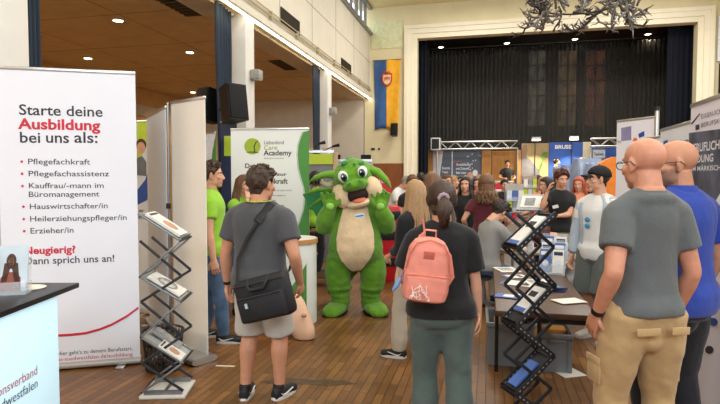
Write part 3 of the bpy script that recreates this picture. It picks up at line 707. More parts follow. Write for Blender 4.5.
def add_hair(R, mat, style='short', t=.014, amp=.006, L=.45, n=70, seed=1, spread=.03, brow=True, fwd=0.0, tie=None):
    rd = random.Random(seed); S, HM, q = R.S, R.HM, R.q
    b = MB()
    zb = {'short': zb_short, 'fringe': zb_fringe}.get(style, zb_long)
    Vc, Fc = cap_part(zb, t, amp, .03, 26 if style == 'short' else 16, seed, .035 if style == 'fringe' else None)
    b.add([HM(p) for p in Vc], Fc)
    down = Vector((0, 0, -1))
    if style == 'short':      # tufts
        for i in range(n):
            th, ph = rd.uniform(0, 2*PI), rd.uniform(.1, 1.25)
            d = Vector((math.sin(ph)*math.cos(th)*.079, -.015 + math.sin(ph)*math.sin(th)*.1, .035 + math.cos(ph)*.087))
            if d.y > .055 and d.z < .085: continue
            nn = (d - Vector((0, -.015, .02))).normalized(); fl = Vector((rd.uniform(-.5, .5), rd.uniform(.1, .9), rd.uniform(-.2, .3)))
            p0 = d + nn*t*.4; p1 = d + nn*(t + .004) + fl*.012; p2 = p1 + nn*.001 + fl*.012
            b.tube([HM(p0), HM(p1), HM(p2)], [.013, .011, .004], n=5)
    if style in ('long', 'curly', 'bob'):
        for i in range(n):
            th = rd.uniform(-2.15, 2.15); s, c = math.sin(th), math.cos(th); j = lambda a: rd.uniform(-a, a)
            ro = 1 + rd.uniform(-.02, .12)
            p = [Vector((s*.05, -.015 - c*.05, .112)), Vector((s*.082, -.015 - c*.1, .06))*1, Vector((s*.089, -.018 - c*.108, -.02)), Vector((s*.09*ro, -.022 - c*.104*ro, -.09))]
            P = [HM(x) for x in p]; e = P[-1]; outv = (q @ Vector((s, -c, 0))); outv.z = 0
            ll = L*rd.uniform(.82, 1.0); k = 6; amp2 = .022 if style == 'curly' else .006
            for m in range(1, k + 1):
                u = m/k
                e2 = e + down*(ll*u) + outv*(spread*math.sin(u*PI*.6) + j(amp2)) + Vector((j(amp2), j(amp2), 0)) + (q @ Vector((0, fwd*u, 0)))
                P.append(e2)
            r0 = rd.uniform(.010, .015) if style != 'curly' else rd.uniform(.012, .018)
            b.tube(P, [r0*.6, r0, r0, r0] + [r0*(1 - .12*m) for m in range(k - 1)] + [r0*.2], n=6)
    if style == 'pony':
        root = HM((0, -.118, .02)); tie_p = HM((0, -.14, .015))
        for i in range(n):
            j = lambda a: rd.uniform(-a, a)
            P = [HM((j(.03), -.10, .02 + j(.03))), tie_p + Vector((j(.012), j(.012), j(.012)))]
            tip = tie_p + q @ Vector((j(.03), -.035 + j(.02), 0)) + down*L*rd.uniform(.75, 1)
            mid = tie_p + q @ Vector((j(.045), -.06 + j(.02), 0)) + down*L*.35
            P += [tie_p.lerp(mid, .5) + q @ Vector((j(.015), -.012, .01)), mid, mid.lerp(tip, .6) + Vector((j(.012), j(.012), 0)), tip]
            b.tube(P, [.012, .008, .014, .014, .010, .002], n=6)
    b.v = [tuple(Vector(p)*S) for p in b.v]
    h = b.build('hair', mat, R.root, 180)
    if tie:
        c = MB(); tp = HM((0, -.137, .016)); a = q @ Vector((1, 0, 0)); u = q @ Vector((0, 0, 1))
        pts = []
        for i in range(25):
            t_ = 2*PI*i/24; rr = .026 + .004*math.sin(9*t_); pts.append(tp + a*rr*math.cos(t_) + u*rr*math.sin(t_))
        c.tube(pts, .014, n=8); c.v = [tuple(Vector(p)*S) for p in c.v]; c.build('scrunchie', tie, R.root, 180)
    if brow:
        for s in (-1, 1):
            c = MB(); c.tube([HM((s*.014, .088, .025)), HM((s*.032, .087, .031)), HM((s*.05, .072, .025))], [.0035, .0042, .002], n=6)
            c.v = [tuple(Vector(p)*S) for p in c.v]; c.build('eyebrow', mat, R.root, 180)
    return h

def beard(R, mat, t=.005, amp=.002, zt=-.028):
    V, F = cap_part(lambda y, x: 0*y, t, amp, .02, 70, 3)
    h = np.minimum(np.minimum(zt - HV[:, 2] + .35*np.maximum(.07 - HV[:, 1], 0), HV[:, 1] + .002), HV[:, 2] + .125)
    h = np.where((np.abs(HV[:, 0]) < .024) & (np.abs(HV[:, 2] + .068) < .012) & (HV[:, 1] > .06), -1, h)
    h = np.where((np.abs(HV[:, 0]) < .02) & (HV[:, 2] > -.05) & (HV[:, 1] > .06), -1, h)
    keep = [q for q in HF if max(h[i] for i in q) > 0]; ids = sorted({i for q in keep for i in q}); mp = {k: n for n, k in enumerate(ids)}
    b = MB(); b.add([Vector(R.HM(Vector(HV[i]) + Vector(HN[i])*(min(max(h[i]/.015, 0), 1)*t + (-.002 if h[i] <= 0 else .001))))*R.S for i in ids], [[mp[i] for i in q] for q in keep]); return b.build('beard', mat, R.root, 180)
def glasses(R, mat):
    b = MB()
    for s in (-1, 1):
        pts = [Vector((s*.033 + .025*math.cos(t), .1, .002 + .019*math.sin(t))) for t in [2*PI*i/20 for i in range(21)]]
        b.tube([R.HM(p) for p in pts], .0022, n=6)
        b.tube([R.HM((s*.057, .099, .006)), R.HM((s*.082, .08, .008)), R.HM((s*.0875, -.01, .01)), R.HM((s*.084, -.03, -.012))], .0022, n=6)
    b.tube([R.HM((-.009, .101, .005)), R.HM((.009, .101, .005))], .002, n=6)
    b.v = [tuple(Vector(p)*R.S) for p in b.v]; return b.build('glasses', mat, R.root, 180)
def lanyard(R, mat, badge=None, front=True):
    b = MB(); P = []
    for i in range(25):
        t = 2*PI*i/24; c, ax, ay = R.ring(1.505, .016, .018)
        P.append(c + ax*math.cos(t) + ay*math.sin(t) + Vector((0, 0, .012)) + (Vector((0, 0, -.03)) if math.sin(t) > 0 else Vector()))
    b.tube(P, .009, n=6, flat=.5)
    if front:
        for s in (-1, 1):
            b.tube([R.SP((s*.07, .05, 1.485)), R.SP((s*.06, .125, 1.38)), R.SP((0.005*s, .145, 1.16))], .006, n=6)
    b.v = [tuple(Vector(p)*R.S) for p in b.v]; o = b.build('lanyard', mat, R.root, 180)
    if badge:
        c = MB(); q = R.SR(1.1); c.box(R.SP((0, .15, 1.10)), (.09, .006, .12), q); c.v = [tuple(Vector(p)*R.S) for p in c.v]; c.build('badge', badge, o)
    return o
def watch(R, k, mat):
    b = MB(); d = (R.wr[k] - R.el[k]).normalized(); p = R.wr[k] - d*.02
    b.tube([p - d*.012, p + d*.012], [.0315, .031], n=16); b.v = [tuple(Vector(x)*R.S) for x in b.v]; return b.build('watch', mat, R.root)
# ------------------------------------------------------------------ stands, banners, tables
WHITE = M('banner_white', 'e6e8f1', .55, .015, 2)
WHITE2 = M('banner_white_warm', 'e6e2da', .55, .02, 2)
PVC = M('pvc_back', 'e9e2d6', .6, .02, 2)
ALU = M('aluminium', 'c8c8c6', .3, .05, 10, metal=.85)
RED = M('print_red', 'c8283c', .55, .02); INK = M('print_ink', '33333a', .6, .05); BLUEP = M('print_blue', '2b4f9c', .55, .05)
LIME = M('print_lime', 'b4c832', .55, .04); GREEN = M('print_green', '4c8a3c', .55, .05); OLIVE = M('print_olive', '98a23a', .55)
NAVYP = M('print_navy', '25304c', .55, .1, 6); PALE = M('print_pale', 'c9cfdd', .6); SKINP = M('print_skin', 'c99a78', .6, .15, 12); HAIRP = M('print_hair', '4a3020', .6, .2, 12)
class Plane:
    """an upright panel between two ground points; local x along it, z up, front at -y"""
    def __init__(s, XL, YL, XR, YR):
        s.A, s.B = CW(XL, YL), CW(XR, YR); d = s.B - s.A; s.W = d.length; s.d = d/s.W; s.rz = math.atan2(d.y, d.x); s.mid = (s.A + s.B)/2
    def hit(s, px, y):
        """local (x from the middle, z) where a sight line meets the panel"""
        t = PITCH + math.atan((y - 202)/FOC)
        k = (px - 360)/FOC; o = Vector((0, 0)); 
        c_, s_ = math.cos(YAW), math.sin(YAW)
        # the sight line over ground: the depth along the optic axis corrects for pitch
        kk = k*(math.cos(PITCH) + math.tan(t)*math.sin(PITCH))
        r = Vector((kk*c_ - s_, kk*s_ + c_)); n = Vector((-s.d.y, s.d.x)); Y = n.dot(Vector(s.A.xy))/n.dot(r)
        P = r*Y; return (P - s.mid.xy).dot(s.d.xy), CAM_H - Y*math.tan(t)
def rollup(label, pl, H, front, back=None, flip=False, group=None, pole=True):
    t = thing('roll_up_banner', label, 'banner', pl.mid, pl.rz + (PI if flip else 0), group); W = pl.W
    b = MB(); b.loft([((-W/2 - .01, 0, .034), (0, .07, 0), (0, 0, .026)), ((W/2 + .01, 0, .034), (0, .07, 0), (0, 0, .026))], 20, e=3); b.build('cassette', ALU, t)
    for s in (-1, 1):
        b = MB(); b.box((s*W*.36, -.0, .006), (.07, .26, .012), bev=.004); b.build('foot', ALU, t)
    b = MB(); b.box((0, -.01, (H + .05)/2), (W, .004, H - .05)); b.build('banner_sheet', [front], t, 0)
    if back:
        b = MB(); b.box((0, -.0065, (H + .05)/2), (W, .0025, H - .052)); b.build('sheet_back', back, t, 0)
    b = MB(); b.box((0, -.008, H), (W + .01, .022, .03), bev=.006); b.build('top_rail', ALU, t)
    if pole: 
        b = MB(); b.tube([(0, .03, .05), (0, .02, H - .01)], .011, n=10); b.build('pole', GREYM, t)
        b = MB(); b.tube([(0, .03, H*.55), (0, .03, H*.55 + .05)], .016, n=10); b.build('pole_joint', BLACK, t)
    return t
def fit(t, pl, s, mat, px0, px1, yb, yc, bold=0.0, name='lettering', y=-.0135, label=None):
    x0, z0 = pl.hit(px0, yb); _, z1 = pl.hit(px0, yc); x1, _ = pl.hit(px1, yb)
    o = writing(t, name, s, (z1 - z0)/.70, mat, (x0, y, z0), bold=bold, label=label)
    wd = max(v.co.x for v in o.data.vertices); o.scale = ((x1 - x0)/wd, 1, 1); return o
def shape(t, pl, name, pts, mat, y=-.0135, th=.003):
    b = MB(); b.prism([pl.hit(px, yy) for px, yy in pts], (0, y, 0), (1, 0, 0), (0, 0, 1), th); return b.build(name, mat, t, 0)
def disc(t, pl, name, px, y, r, mat, yy=-.0135, n=20, sx=1, sy=1):
    return shape(t, pl, name, [(px + r*sx*math.cos(2*PI*i/n), y - r*sy*math.sin(2*PI*i/n)) for i in range(n)], mat, yy)

# --- big white recruitment banner on the left
pl = Plane(ahead(2, 4.51), 4.51, ahead(138.5, 4.77), 4.77); H = zy(73.5, 4.77)
t = rollup('large white banner with red and black lettering left of the brochure rack', pl, H, WHITE, PVC)
for s, m_, a, c, yb, yc, bd in (('Starte deine', INK, 19.3, 103, 114.8, 104.3, .012), ('Ausbildung', RED, 19.3, 100.7, 128.8, 118.4, .03), ('bei', INK, 19.8, 40.8, 142.6, 131.8, .012), ('uns', INK, 45.8, 69.5, 142.6, 131.8, .012), ('als:', INK, 74.5, 98, 142.6, 131.8, .012),
        ('Pflegefachkraft', INK, 28, 90.6, 164.2, 158.6, .004), ('Pflegefachassistenz', INK, 28.5, 109.4, 176.2, 170.7, .004), ('Kauffrau/-mann im', INK, 28.7, 104, 188.2, 182.8, .004), ('B\u00fcromanagement', INK, 28.7, 99.7, 196.9, 191.4, .004),
        ('Hauswirtschafter/in', INK, 29.7, 108, 209, 203.6, .004), ('Heilerziehungspfleger/in', INK, 30, 127, 221.4, 215.9, .004), ('Erzieher/in', INK, 30.4, 74, 233.5, 227.8, .004),
        ('Neugierig?', RED, 24, 76, 254, 246.8, .03), ('Dann sprich uns an!', INK, 24.6, 114.6, 264.4, 257.2, .01), ("Hier geht's zu deinem Berufsstart.", INK, 57.8, 132.8, 355, 351.2, .0), ('das-suedwestfalen.de/ausbildung', RED, 55, 133, 361, 357.2, .0)):
    fit(t, pl, s, m_, a, c, yb, yc, bd, 'lettering')
for px, y in ((22.3, 161.6), (22.6, 173.8), (23, 186), (24, 206.6), (24.3, 219), (24.7, 231)): disc(t, pl, 'bullet', px, y, 1.3, RED)
sw = [(28, 337.5), (54, 335.4), (72, 334.3), (86, 332.8), (100, 329), (112, 324.2), (126, 316.5), (138.6, 307.5)]
shape(t, pl, 'red_swoosh', [(x, y - 1.2) for x, y in sw] + [(x, y + 1.2) for x, y in reversed(sw)], RED)
# --- photo banner behind it
pl = Plane(ahead(112, 6.7), 6.7, ahead(151, 6.5), 6.5)
t = rollup('narrow visible banner with a portrait photo on green behind the big white banner', pl, zy(121, 6.5), M('banner_pale_grey', 'd4d8dc', .55, .03))
shape(t, pl, 'green_field', [(138, 122), (150.5, 122), (150.5, 128), (145, 150), (138, 165)], LIME); shape(t, pl, 'blue_field', [(138, 190), (146, 180), (150, 168), (150.8, 182), (148, 200), (138, 205)], BLUEP, -.014)
disc(t, pl, 'portrait_hair', 142, 145, 5.2, HAIRP, -.0145, sy=1.2); disc(t, pl, 'portrait_face', 142, 148, 4.2, SKINP, -.0155, sy=1.4); shape(t, pl, 'portrait_body', [(136, 175), (138, 158), (143, 156), (147, 162), (147, 176)], M('print_grey', '6a6f76', .6), -.015)
fit(t, pl, 'zur', INK, 139.5, 144.5, 212, 208.5, .02); fit(t, pl, 'Pflege', INK, 134, 146, 218.5, 214.5, .02)
# --- two banner backs forming a white corner
plA = Plane(ahead(149.5, 6.15), 6.15, ahead(168.8, 5.24), 5.24); t = rollup('bluish white banner seen from behind, left of the pole of the white corner', plA, 2.33, M('banner_back_lit', 'dfe8f2', .6, .02, 2), None, False, pole=False)  # bluish tint puts the aisle window light into the white sheet's colour
plB = Plane(ahead(172.5, 5.15), 5.15, ahead(206, 4.80), 4.80); t = rollup('warm white banner back with silver base beside the young man in lime shirt', plB, 2.36, WHITE2, PVC, True, pole=False)
b = MB(); b.tube([(plB.W/2 + .01, .03, .05), (plB.W/2 + .01, .02, 2.36)], .012, n=10); b.build('pole', GREYM, t); b = MB(); b.tube([(plB.W/2 + .01, .03, 1.36), (plB.W/2 + .01, .03, 1.41)], .022, n=10); b.build('pole_joint', BLACK, t)
b = MB(); b.loft([((-plB.W/2 - .04, .05, .035), (0, .13, 0), (0, 0, .032)), ((plB.W/2, .05, .035), (0, .13, 0), (0, 0, .032))], 20, e=3); b.build('base_cover', ALU, t)
# --- small pale banner with a green edge behind
pl = Plane(ahead(196, 8.4), 8.4, ahead(217, 8.0), 8.0); t = rollup('pale banner sliver with green right edge behind the young man in lime', pl, zy(133, 8.1), M('banner_pale_blue', 'd9e0e8', .55))
shape(t, pl, 'green_edge', [(216.5, 134), (217, 178), (213, 178), (212, 165), (213.5, 150)], GREEN)
pl = Plane(ahead(222, 8.6), 8.6, ahead(238, 8.55), 8.55); t = rollup('dark navy banner with a lime block left of the academy banner', pl, zy(122, 8.6), NAVYP); shape(t, pl, 'lime_block', [(224.5, 136), (233, 136), (233, 156), (224.5, 156)], LIME)
# --- academy banner
pl = Plane(ahead(232, 7.25), 7.25, ahead(309.5, 7.15), 7.15); t = rollup('white and green academy banner behind the man with the shoulder bag', pl, zy(129, 7.2), M('banner_soft_white', 'e4e6e0', .55, .02, 2))
g = [(309.3, 130.5), (303.5, 132), (301, 138), (298.8, 145), (298, 155), (299, 168), (301.5, 178), (304.5, 188), (305.5, 198), (304, 210), (300, 222), (295, 234), (292, 245), (291, 258), (309.4, 258)]
shape(t, pl, 'green_wave', g, GREEN); sh2 = [(x, y) for x, y in g[1:14]]; shape(t, pl, 'grey_wave_line', [(x - .3, y) for x, y in sh2] + [(x - 1.4, y) for x, y in reversed(sh2)], M('print_light_grey', 'b9bdb8', .6), -.0128)
disc(t, pl, 'logo_disc', 252.7, 146.4, 8.1, M('logo_green', '9aae2c', .55)); cv = [(246, 152.5), (250, 151.4), (255, 151.6), (258, 152), (254, 149), (254.3, 144), (257, 141)]
shape(t, pl, 'logo_stroke', [(246, 153), (250, 151.6), (254.5, 151.7), (254, 146.5), (256, 142), (258.3, 140.8), (258.4, 141.5), (256.8, 142.6), (255, 147), (255.5, 151.8), (259, 152.6), (259, 153.2), (254, 152.6), (250, 152.5)], M('logo_dark', '33431a', .6), -.0165)
fit(t, pl, 'Liebenkind', INK, 264, 284, 144.4, 140.6); fit(t, pl, 'Care', OLIVE, 264, 277.5, 149.8, 145.4, .01); fit(t, pl, 'Academy', INK, 264, 292, 155.4, 150.2, .02)
fit(t, pl, 'Bildung f\u00fcr Menschen', INK, 264.5, 284, 159, 157.7); fit(t, pl, 'Deine', INK, 245, 262, 168, 163.5, .02); fit(t, pl, 'Ausbildung', OLIVE, 245, 274.5, 176.5, 172.2, .02); fit(t, pl, 'zur', INK, 277, 287, 175.8, 172.6, .02); fit(t, pl, 'Pflegefachkraft', INK, 245, 288, 183.5, 178.6, .02)
for k, y in enumerate((191, 196, 201, 206, 210, 222)): fit(t, pl, ('Examen nach drei Jahren mit Praxis', 'Kleine Lerngruppen und', 'Beratung', 'Schule und Betrieb', 'Lernbegleitung in allen Kursen', 'Start im Herbst')[k], INK, 272 - (k == 5)*2, 272 + (20, 14, 4, 12, 18, 10)[k], y, y - 1.6)
# --- right hand banners
PX = M('banner_lilac_white', 'e2deea', .55, .02, 2)
pl = Plane(2.36, 3.86, 2.36 - .12*1.9, 3.86 - .5*1.9); t = rollup('tall white and dark school banner at the right edge behind the man in blue', pl, 2.16, PX)
dk = M('photo_dark', '2a2a36', .55, .5, 7, stretch=(1, 1, .5), col2='6a7288')
shape(t, pl, 'dark_photo', [(691.2, 133), (722, 129), (738, 127), (738, 275), (722, 262), (706, 236), (691.6, 210)], dk)
shape(t, pl, 'white_chevron', [(692, 190), (700, 196), (712, 212), (725, 190), (725, 200), (713, 224), (702, 212), (692, 202)], WHITE, -.0145)
fit(t, pl, 'EUGEN-SCHMALENBACH', M('print_violet', '5b5478', .6), 703, 752, 119, 114.5, .0); fit(t, pl, 'BERUFSKOLLEG', M('print_violet', ''), 703, 738, 127.5, 123, .0)
shape(t, pl, 'logo_mark', [(693, 124), (701.5, 113.5), (702.3, 113.5), (694.5, 124)], INK); shape(t, pl, 'logo_block', [(698, 125), (701.5, 124.3), (701.5, 129), (698, 130)], INK, -.0145)
fit(t, pl, 'BERUFLICHE', WHITE, 693, 726, 152.5, 144.5, .02, y=-.0165); fit(t, pl, 'BILDUNG', WHITE, 693, 716, 163, 156, .02, y=-.0165); fit(t, pl, 'IM M\u00c4RKISCHEN', WHITE, 694, 731, 171, 166.5, .01, y=-.0165)
for px, y, r, m_ in ((713, 262, 3, BLUEP), (717, 300, 5, NAVYP), (716, 322, 4, BLUEP), (712, 350, 4, INK), (718, 285, 4, SKINP)): disc(t, pl, 'printed_spot', px, y, r, m_, -.0155)
pl = Plane(ahead(659, 5.95), 5.95, ahead(692, 4.95), 4.95); t = rollup('white banner behind the man with glasses, right of the bald man', pl, zy(132.3, 5.95) + .02, M('banner_cool_white', 'dfe2ea', .55, .02, 2)); shape(t, pl, 'logo_patch', [(665, 141), (669, 140), (669, 146), (665, 147)], BLUEP); fit(t, pl, 'Karriere', NAVYP, 672, 690, 146, 141, .01)
pl = Plane(ahead(644, 6.5), 6.5, ahead(660.5, 6.08), 6.08); t = rollup('white banner glimpsed between the two bald heads', pl, zy(139, 6.5), WHITE); fit(t, pl, 'Info', NAVYP, 652, 659, 151, 148); fit(t, pl, 'Beruf', NAVYP, 652, 660, 157, 154)
pl = Plane(ahead(615.5, 7.4), 7.4, ahead(654, 6.85), 6.85); t = rollup('white banner with lilac square and pole above the bald man', pl, zy(119.5, 7.15), M('banner_white_lilac', 'e6e3ea', .55, .02, 2), pole=False)
shape(t, pl, 'lilac_square', [(622, 128), (632, 126), (632, 140), (622, 141)], M('print_lilac', '8c86ac', .6)); disc(t, pl, 'orange_dot', 636, 140, 2.2, M('print_orange', 'e0762e', .6)); shape(t, pl, 'blue_wedge', [(639, 134), (645, 131), (645, 136), (640, 138)], BLUEP); fit(t, pl, 'Ausbildung', M('print_grey_mid', '77757f', .6), 618, 621.5, 143, 140)
b = MB(); b.tube([(pl.W/2 + .02, -.02, .05), (pl.W/2 + .02, -.02, zy(108, 6.85))], .026, n=12); b.build('pole', ALU, t); b = MB(); b.tube([(pl.W/2 + .02, -.02, zy(111, 6.85)), (pl.W/2 + .02, -.02, zy(107, 6.85))], .034, n=12); b.build('pole_cap', BLACK, t)

# --- counter at the bottom left with glowing front
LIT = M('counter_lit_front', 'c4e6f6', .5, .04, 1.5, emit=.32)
cw_, cd_ = .62, 1.25; p = CW(-1.735 - cw_/2, 3.08 - cd_/2); t = thing('promotion_counter', 'glowing white promotion counter with black top at bottom left corner', 'counter', p, YAW)
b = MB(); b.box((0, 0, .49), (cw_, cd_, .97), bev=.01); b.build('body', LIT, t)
b = MB(); b.box((.0, .07, .995), (cw_ + .03, cd_ + .28, .03), bev=.004); b.build('counter_top', M('counter_black', '17171a', .35, .2, 30), t)
for s, m_, z in (('onsverband', M('print_rose', 'b9676c', .6), .60), ('S\u00fcdwestfalen', M('print_slate', '4f565e', .6), .53)):
    o = writing(t, 'lettering', s, .07, m_, (cw_/2 + .003, .41, z), (PI/2, 0, PI/2), 0, 'RIGHT')
CT = 1.01
c = CW(-1.92, 3.12, CT); b = MB(); b.lathe([(.082, 0), (.085, .003), (.085, .006), (.08, .008)], c, 32); tag(b.build('round_coaster', M('coaster_white', 'dcd8cc', .6)), 'round white cardboard coaster on the black counter top', 'coaster')
ACR = M('acrylic_clear', 'dfe8ee', .08, 0, alpha=.22)
def leaflet(name, label, mtx, w_, h_, face, extras=(), group=None, th=.004, cat='leaflet'):
    b = MB(); b.box((0, 0, 0), (w_, th, h_), m=0); mats = [face]
    for pts, m_ in extras:
        if m_ not in mats: mats.append(m_)
        b.prism([(x*w_, z*h_) for x, z in pts], (0, -th/2 - .0008, 0), (1, 0, 0), (0, 0, 1), .0016, m=mats.index(m_))
    o = b.build(name, mats, None, 0); o.matrix_world = mtx; return tag(o, label, cat, group)
circ = lambda cx, cz, rx, rz_, n=14: [(cx + rx*math.cos(2*PI*i/n), cz + rz_*math.sin(2*PI*i/n)) for i in range(n)]
for k, (X, Y, wh) in enumerate(((-1.93, 2.98, 'right one on the glowing counter'), (-2.06, 2.82, 'left one cut by the picture edge'))):
    rz = YAW + math.radians(14); o_ = CW(X, Y, CT); t = thing('brochure_holder', 'clear acrylic holder for flyers, ' + wh, 'holder', o_, rz)
    b = MB(); b.box((0, .03, .1), (.17, .003, .2), (-.22, 0, 0)); b.build('back_plate', ACR, t, 0); b = MB(); b.box((0, -.055, .035), (.17, .003, .07), (-.22, 0, 0)); b.box((0, -.01, .003), (.17, .09, .006)); b.box((-.085, -.012, .035), (.003, .085, .065)); b.box((.085, -.012, .035), (.003, .085, .065)); b.build('pocket', ACR, t, 0)
    mt = Matrix.Translation(o_) @ Matrix.Rotation(rz, 4, 'Z') @ Matrix.Translation((0, -.008, .14)) @ Matrix.Rotation(-.22, 4, 'X')
    leaflet('flyer', 'flyer with photo of a long haired woman in the acrylic holder' if k == 0 else 'flyer with a bluish photo in the left acrylic holder', mt, .165, .25, M('flyer_sky', 'c3d0d8', .5, .1, 6),
            ((circ(0, .16, .15, .17), HAIRP), ([(-.2, .12), (-.27, -.3), (-.12, -.3), (0, .1), (.12, -.3), (.27, -.3), (.2, .12)], HAIRP), ([(-.32, -.5), (-.3, -.2), (-.12, -.08), (.12, -.08), (.3, -.2), (.32, -.5)], M('flyer_rust', '8a4a3a', .6)), (circ(0, .14, .09, .115), SKINP), ([(.1, -.42), (.45, -.42), (.45, -.3), (.1, -.3)], WHITE)) if k == 0 else ((circ(.1, .1, .2, .16), SKINP), ([(-.4, -.5), (.4, -.5), (.4, -.25), (-.4, -.2)], BLUEP)), None, .006, 'flyer')

# --- zigzag brochure racks
def zigzag(label, px, Y, rz, flip, bar, dark, nodes, w_=.30, d=.30, bw=.016, perf=False, base=True, top_=1.39):
    t = thing('zigzag_brochure_rack', label, 'brochure rack', at(px, Y, .7), rz); t.location.z = 0
    f = -1 if flip else 1; trays = []
    P = [Vector((f*w_/2*(-1 if i % 2 == 0 else 1), 0, z)) for i, z in enumerate(nodes)]
    zb = [nodes[0] - (nodes[0] - nodes[1])*.25] + [z for z in nodes[1:]]
    for i in range(len(P) - 1):
        a, c = P[i], P[i + 1]; u = (c - a).normalized(); n_ = Vector((0, 1, 0)).cross(u)
        if n_.z < 0: n_ = -n_
        R3 = Matrix((u, Vector((0, 1, 0)), n_)).transposed(); mid = (a + c)/2; L_ = (c - a).length
        tray = (i % 2 == 0)
        for s in (-1, 1):
            b = MB(); b.box(mid + Vector((0, s*d/2, 0)), (L_ + .01, bw if not perf else .006, .014 if not perf else .034), R3, bev=.002)
            if perf:
                k_ = 9
                for j in range(k_): b.box(mid + Vector((0, s*(d/2 + .0), 0)) + u*(L_*(j - (k_ - 1)/2)/k_*.92) , (.012, .0075, .007), R3, m=1)
            b.build('side_bar', [bar, M('slot_pale', '8f9296', .5)], t, 30)
        if tray:
            b = MB(); b.box(mid - n_*.004, (L_*.96, d - .02, .003), R3); lo = c - u*.012; b.box(lo + n_*.012, (.004, d - .02, .03), R3); b.box(a + u*.012, (.012, d, .012), R3)
            b.build('tray', M('tray_mesh', 'a9aaa8', .4, .15, 60, metal=.6) if not perf else M('tray_dark', '2b2b2d', .5, .3, 80), t, 30)
            trays.append((mid, u, n_, R3, L_))
        # the mirrored scissor bars
        m_ = mid.copy(); u2 = Vector((-u.x, 0, u.z)); R4 = Matrix((u2, Vector((0, 1, 0)), Vector((0, 1, 0)).cross(u2))).transposed()
        if i > 0 or perf:
            for s in (-1, 1):
                b = MB(); b.box(m_ + Vector((0, s*(d/2 - .014), 0)), (L_, .011, .02), R4, bev=.002); b.build('scissor_bar', dark, t, 30)
        b = MB()
        b.tube([c + Vector((0, -d/2 - .012, 0)), c + Vector((0, d/2 + .012, 0))], .007, n=8)
        b.build('hinge_rod', dark, t, 30)
    if base:
        b = MB(); b.box((0, 0, .012), (w_ + .04, d + .03, .024), bev=.006); b.build('base_plate', M('base_white', 'c9c7c0', .45, .03), t)
        b = MB(); b.box((0, -d/2 + .02, .04), (w_ - .02, .02, .03)); b.box((0, 0, .03), (.02, d - .04, .012)); b.box((0, d/2 - .02, .04), (w_ - .02, .02, .03)); b.build('base_rail', bar, t)
    M4 = Matrix.Translation(t.location) @ Matrix.Rotation(rz, 4, 'Z')
    return t, trays, M4
BRO = [('f0ece4', 'white brochure with a grey oval print'), ('c99b7c', 'brochure with a warm tan photo cover'), ('d9d2c6', 'cream brochure'), ('7d8ea8', 'blue grey brochure')]
def on_tray(M4, tr, off_u, off_d, w_, h_, face, extras, label, group, lift=.006, th=.012, turn=0):
    mid, u, n_, R3, L_ = tr
    m = M4 @ Matrix.Translation(mid + u*off_u + Vector((0, off_d, 0)) + n_*(lift + th/2)) @ R3.to_4x4() @ Matrix.Rotation(turn, 4, 'Z') @ Matrix.Rotation(-PI/2, 4, 'X') @ Matrix.Rotation(PI/2, 4, 'Y')
    return leaflet('brochure', label, m, w_, h_, face, extras, group, th, 'brochure')
BW = M('brochure_white', 'e4e0d8', .45, .03); BT = M('brochure_tan', 'b98d70', .45, .25, 14); BG = M('brochure_grey', '8c8f90', .5, .25, 10)
t, trays, M4 = zigzag('silver and black zigzag brochure rack in front of the white banner backs', 167, 4.13, YAW + .06, False, GREYM, M('rack_black', '29292b', .45), [1.385, 1.185, .92, .73, .47, .265, .05])
PH = ((circ(.05, .1, .3, .22), BT), ([(-.4, -.45), (.4, -.45), (.4, -.38), (-.4, -.38)], INK))
OV = ((circ(0, 0, .4, .3), BG), (circ(0, 0, .32, .23), BW))
on_tray(M4, trays[0], .0, -.0, .22, .30, BW, PH, 'brochure stack with tan photo on the top tray of the left rack', 'brochures in the left zigzag rack', th=.02)
on_tray(M4, trays[1], .0, -.0, .22, .28, BW, OV, 'white brochure with oval print on the middle tray of the left rack', 'brochures in the left zigzag rack')
on_tray(M4, trays[2], .06, -.08, .14, .2, BW, PH, 'small brochure with tan photo at front of lowest left rack tray', 'brochures in the left zigzag rack')
on_tray(M4, trays[2], -.03, .07, .14, .24, BG, OV, 'grey brochure at the rear of the lowest left rack tray', 'brochures in the left zigzag rack')
BLUB = M('brochure_blue', '4a68a8', .45, .1); DKB = M('rack_dark', '232325', .45, .2, 30)
t, trays, M4 = zigzag('black perforated zigzag brochure rack in front of the brown table', 528, 3.22, YAW + math.radians(18), True, DKB, DKB, [1.44, 1.24, 1.01, .79, .585, .385, .2, .03], .255, .15, perf=True)
BLE = ((([(-.5, .36), (.5, .36), (.5, .5), (-.5, .5)]), BLUB), ([(-.35, -.3), (.3, -.3), (.3, -.1), (-.35, -.1)], INK))
on_tray(M4, trays[0], .02, -.0, .10, .26, BW, BLE, 'white and blue brochure on the top tray of the black rack', 'brochures in the black zigzag rack')
on_tray(M4, trays[1], -.02, -.0, .10, .2, BW, BLE, 'white and blue brochure on the second tray of the black rack', 'brochures in the black zigzag rack')
on_tray(M4, trays[2], .03, .0, .08, .2, BLUB, (), 'plain blue brochure on the third tray of the black rack', 'brochures in the black zigzag rack')

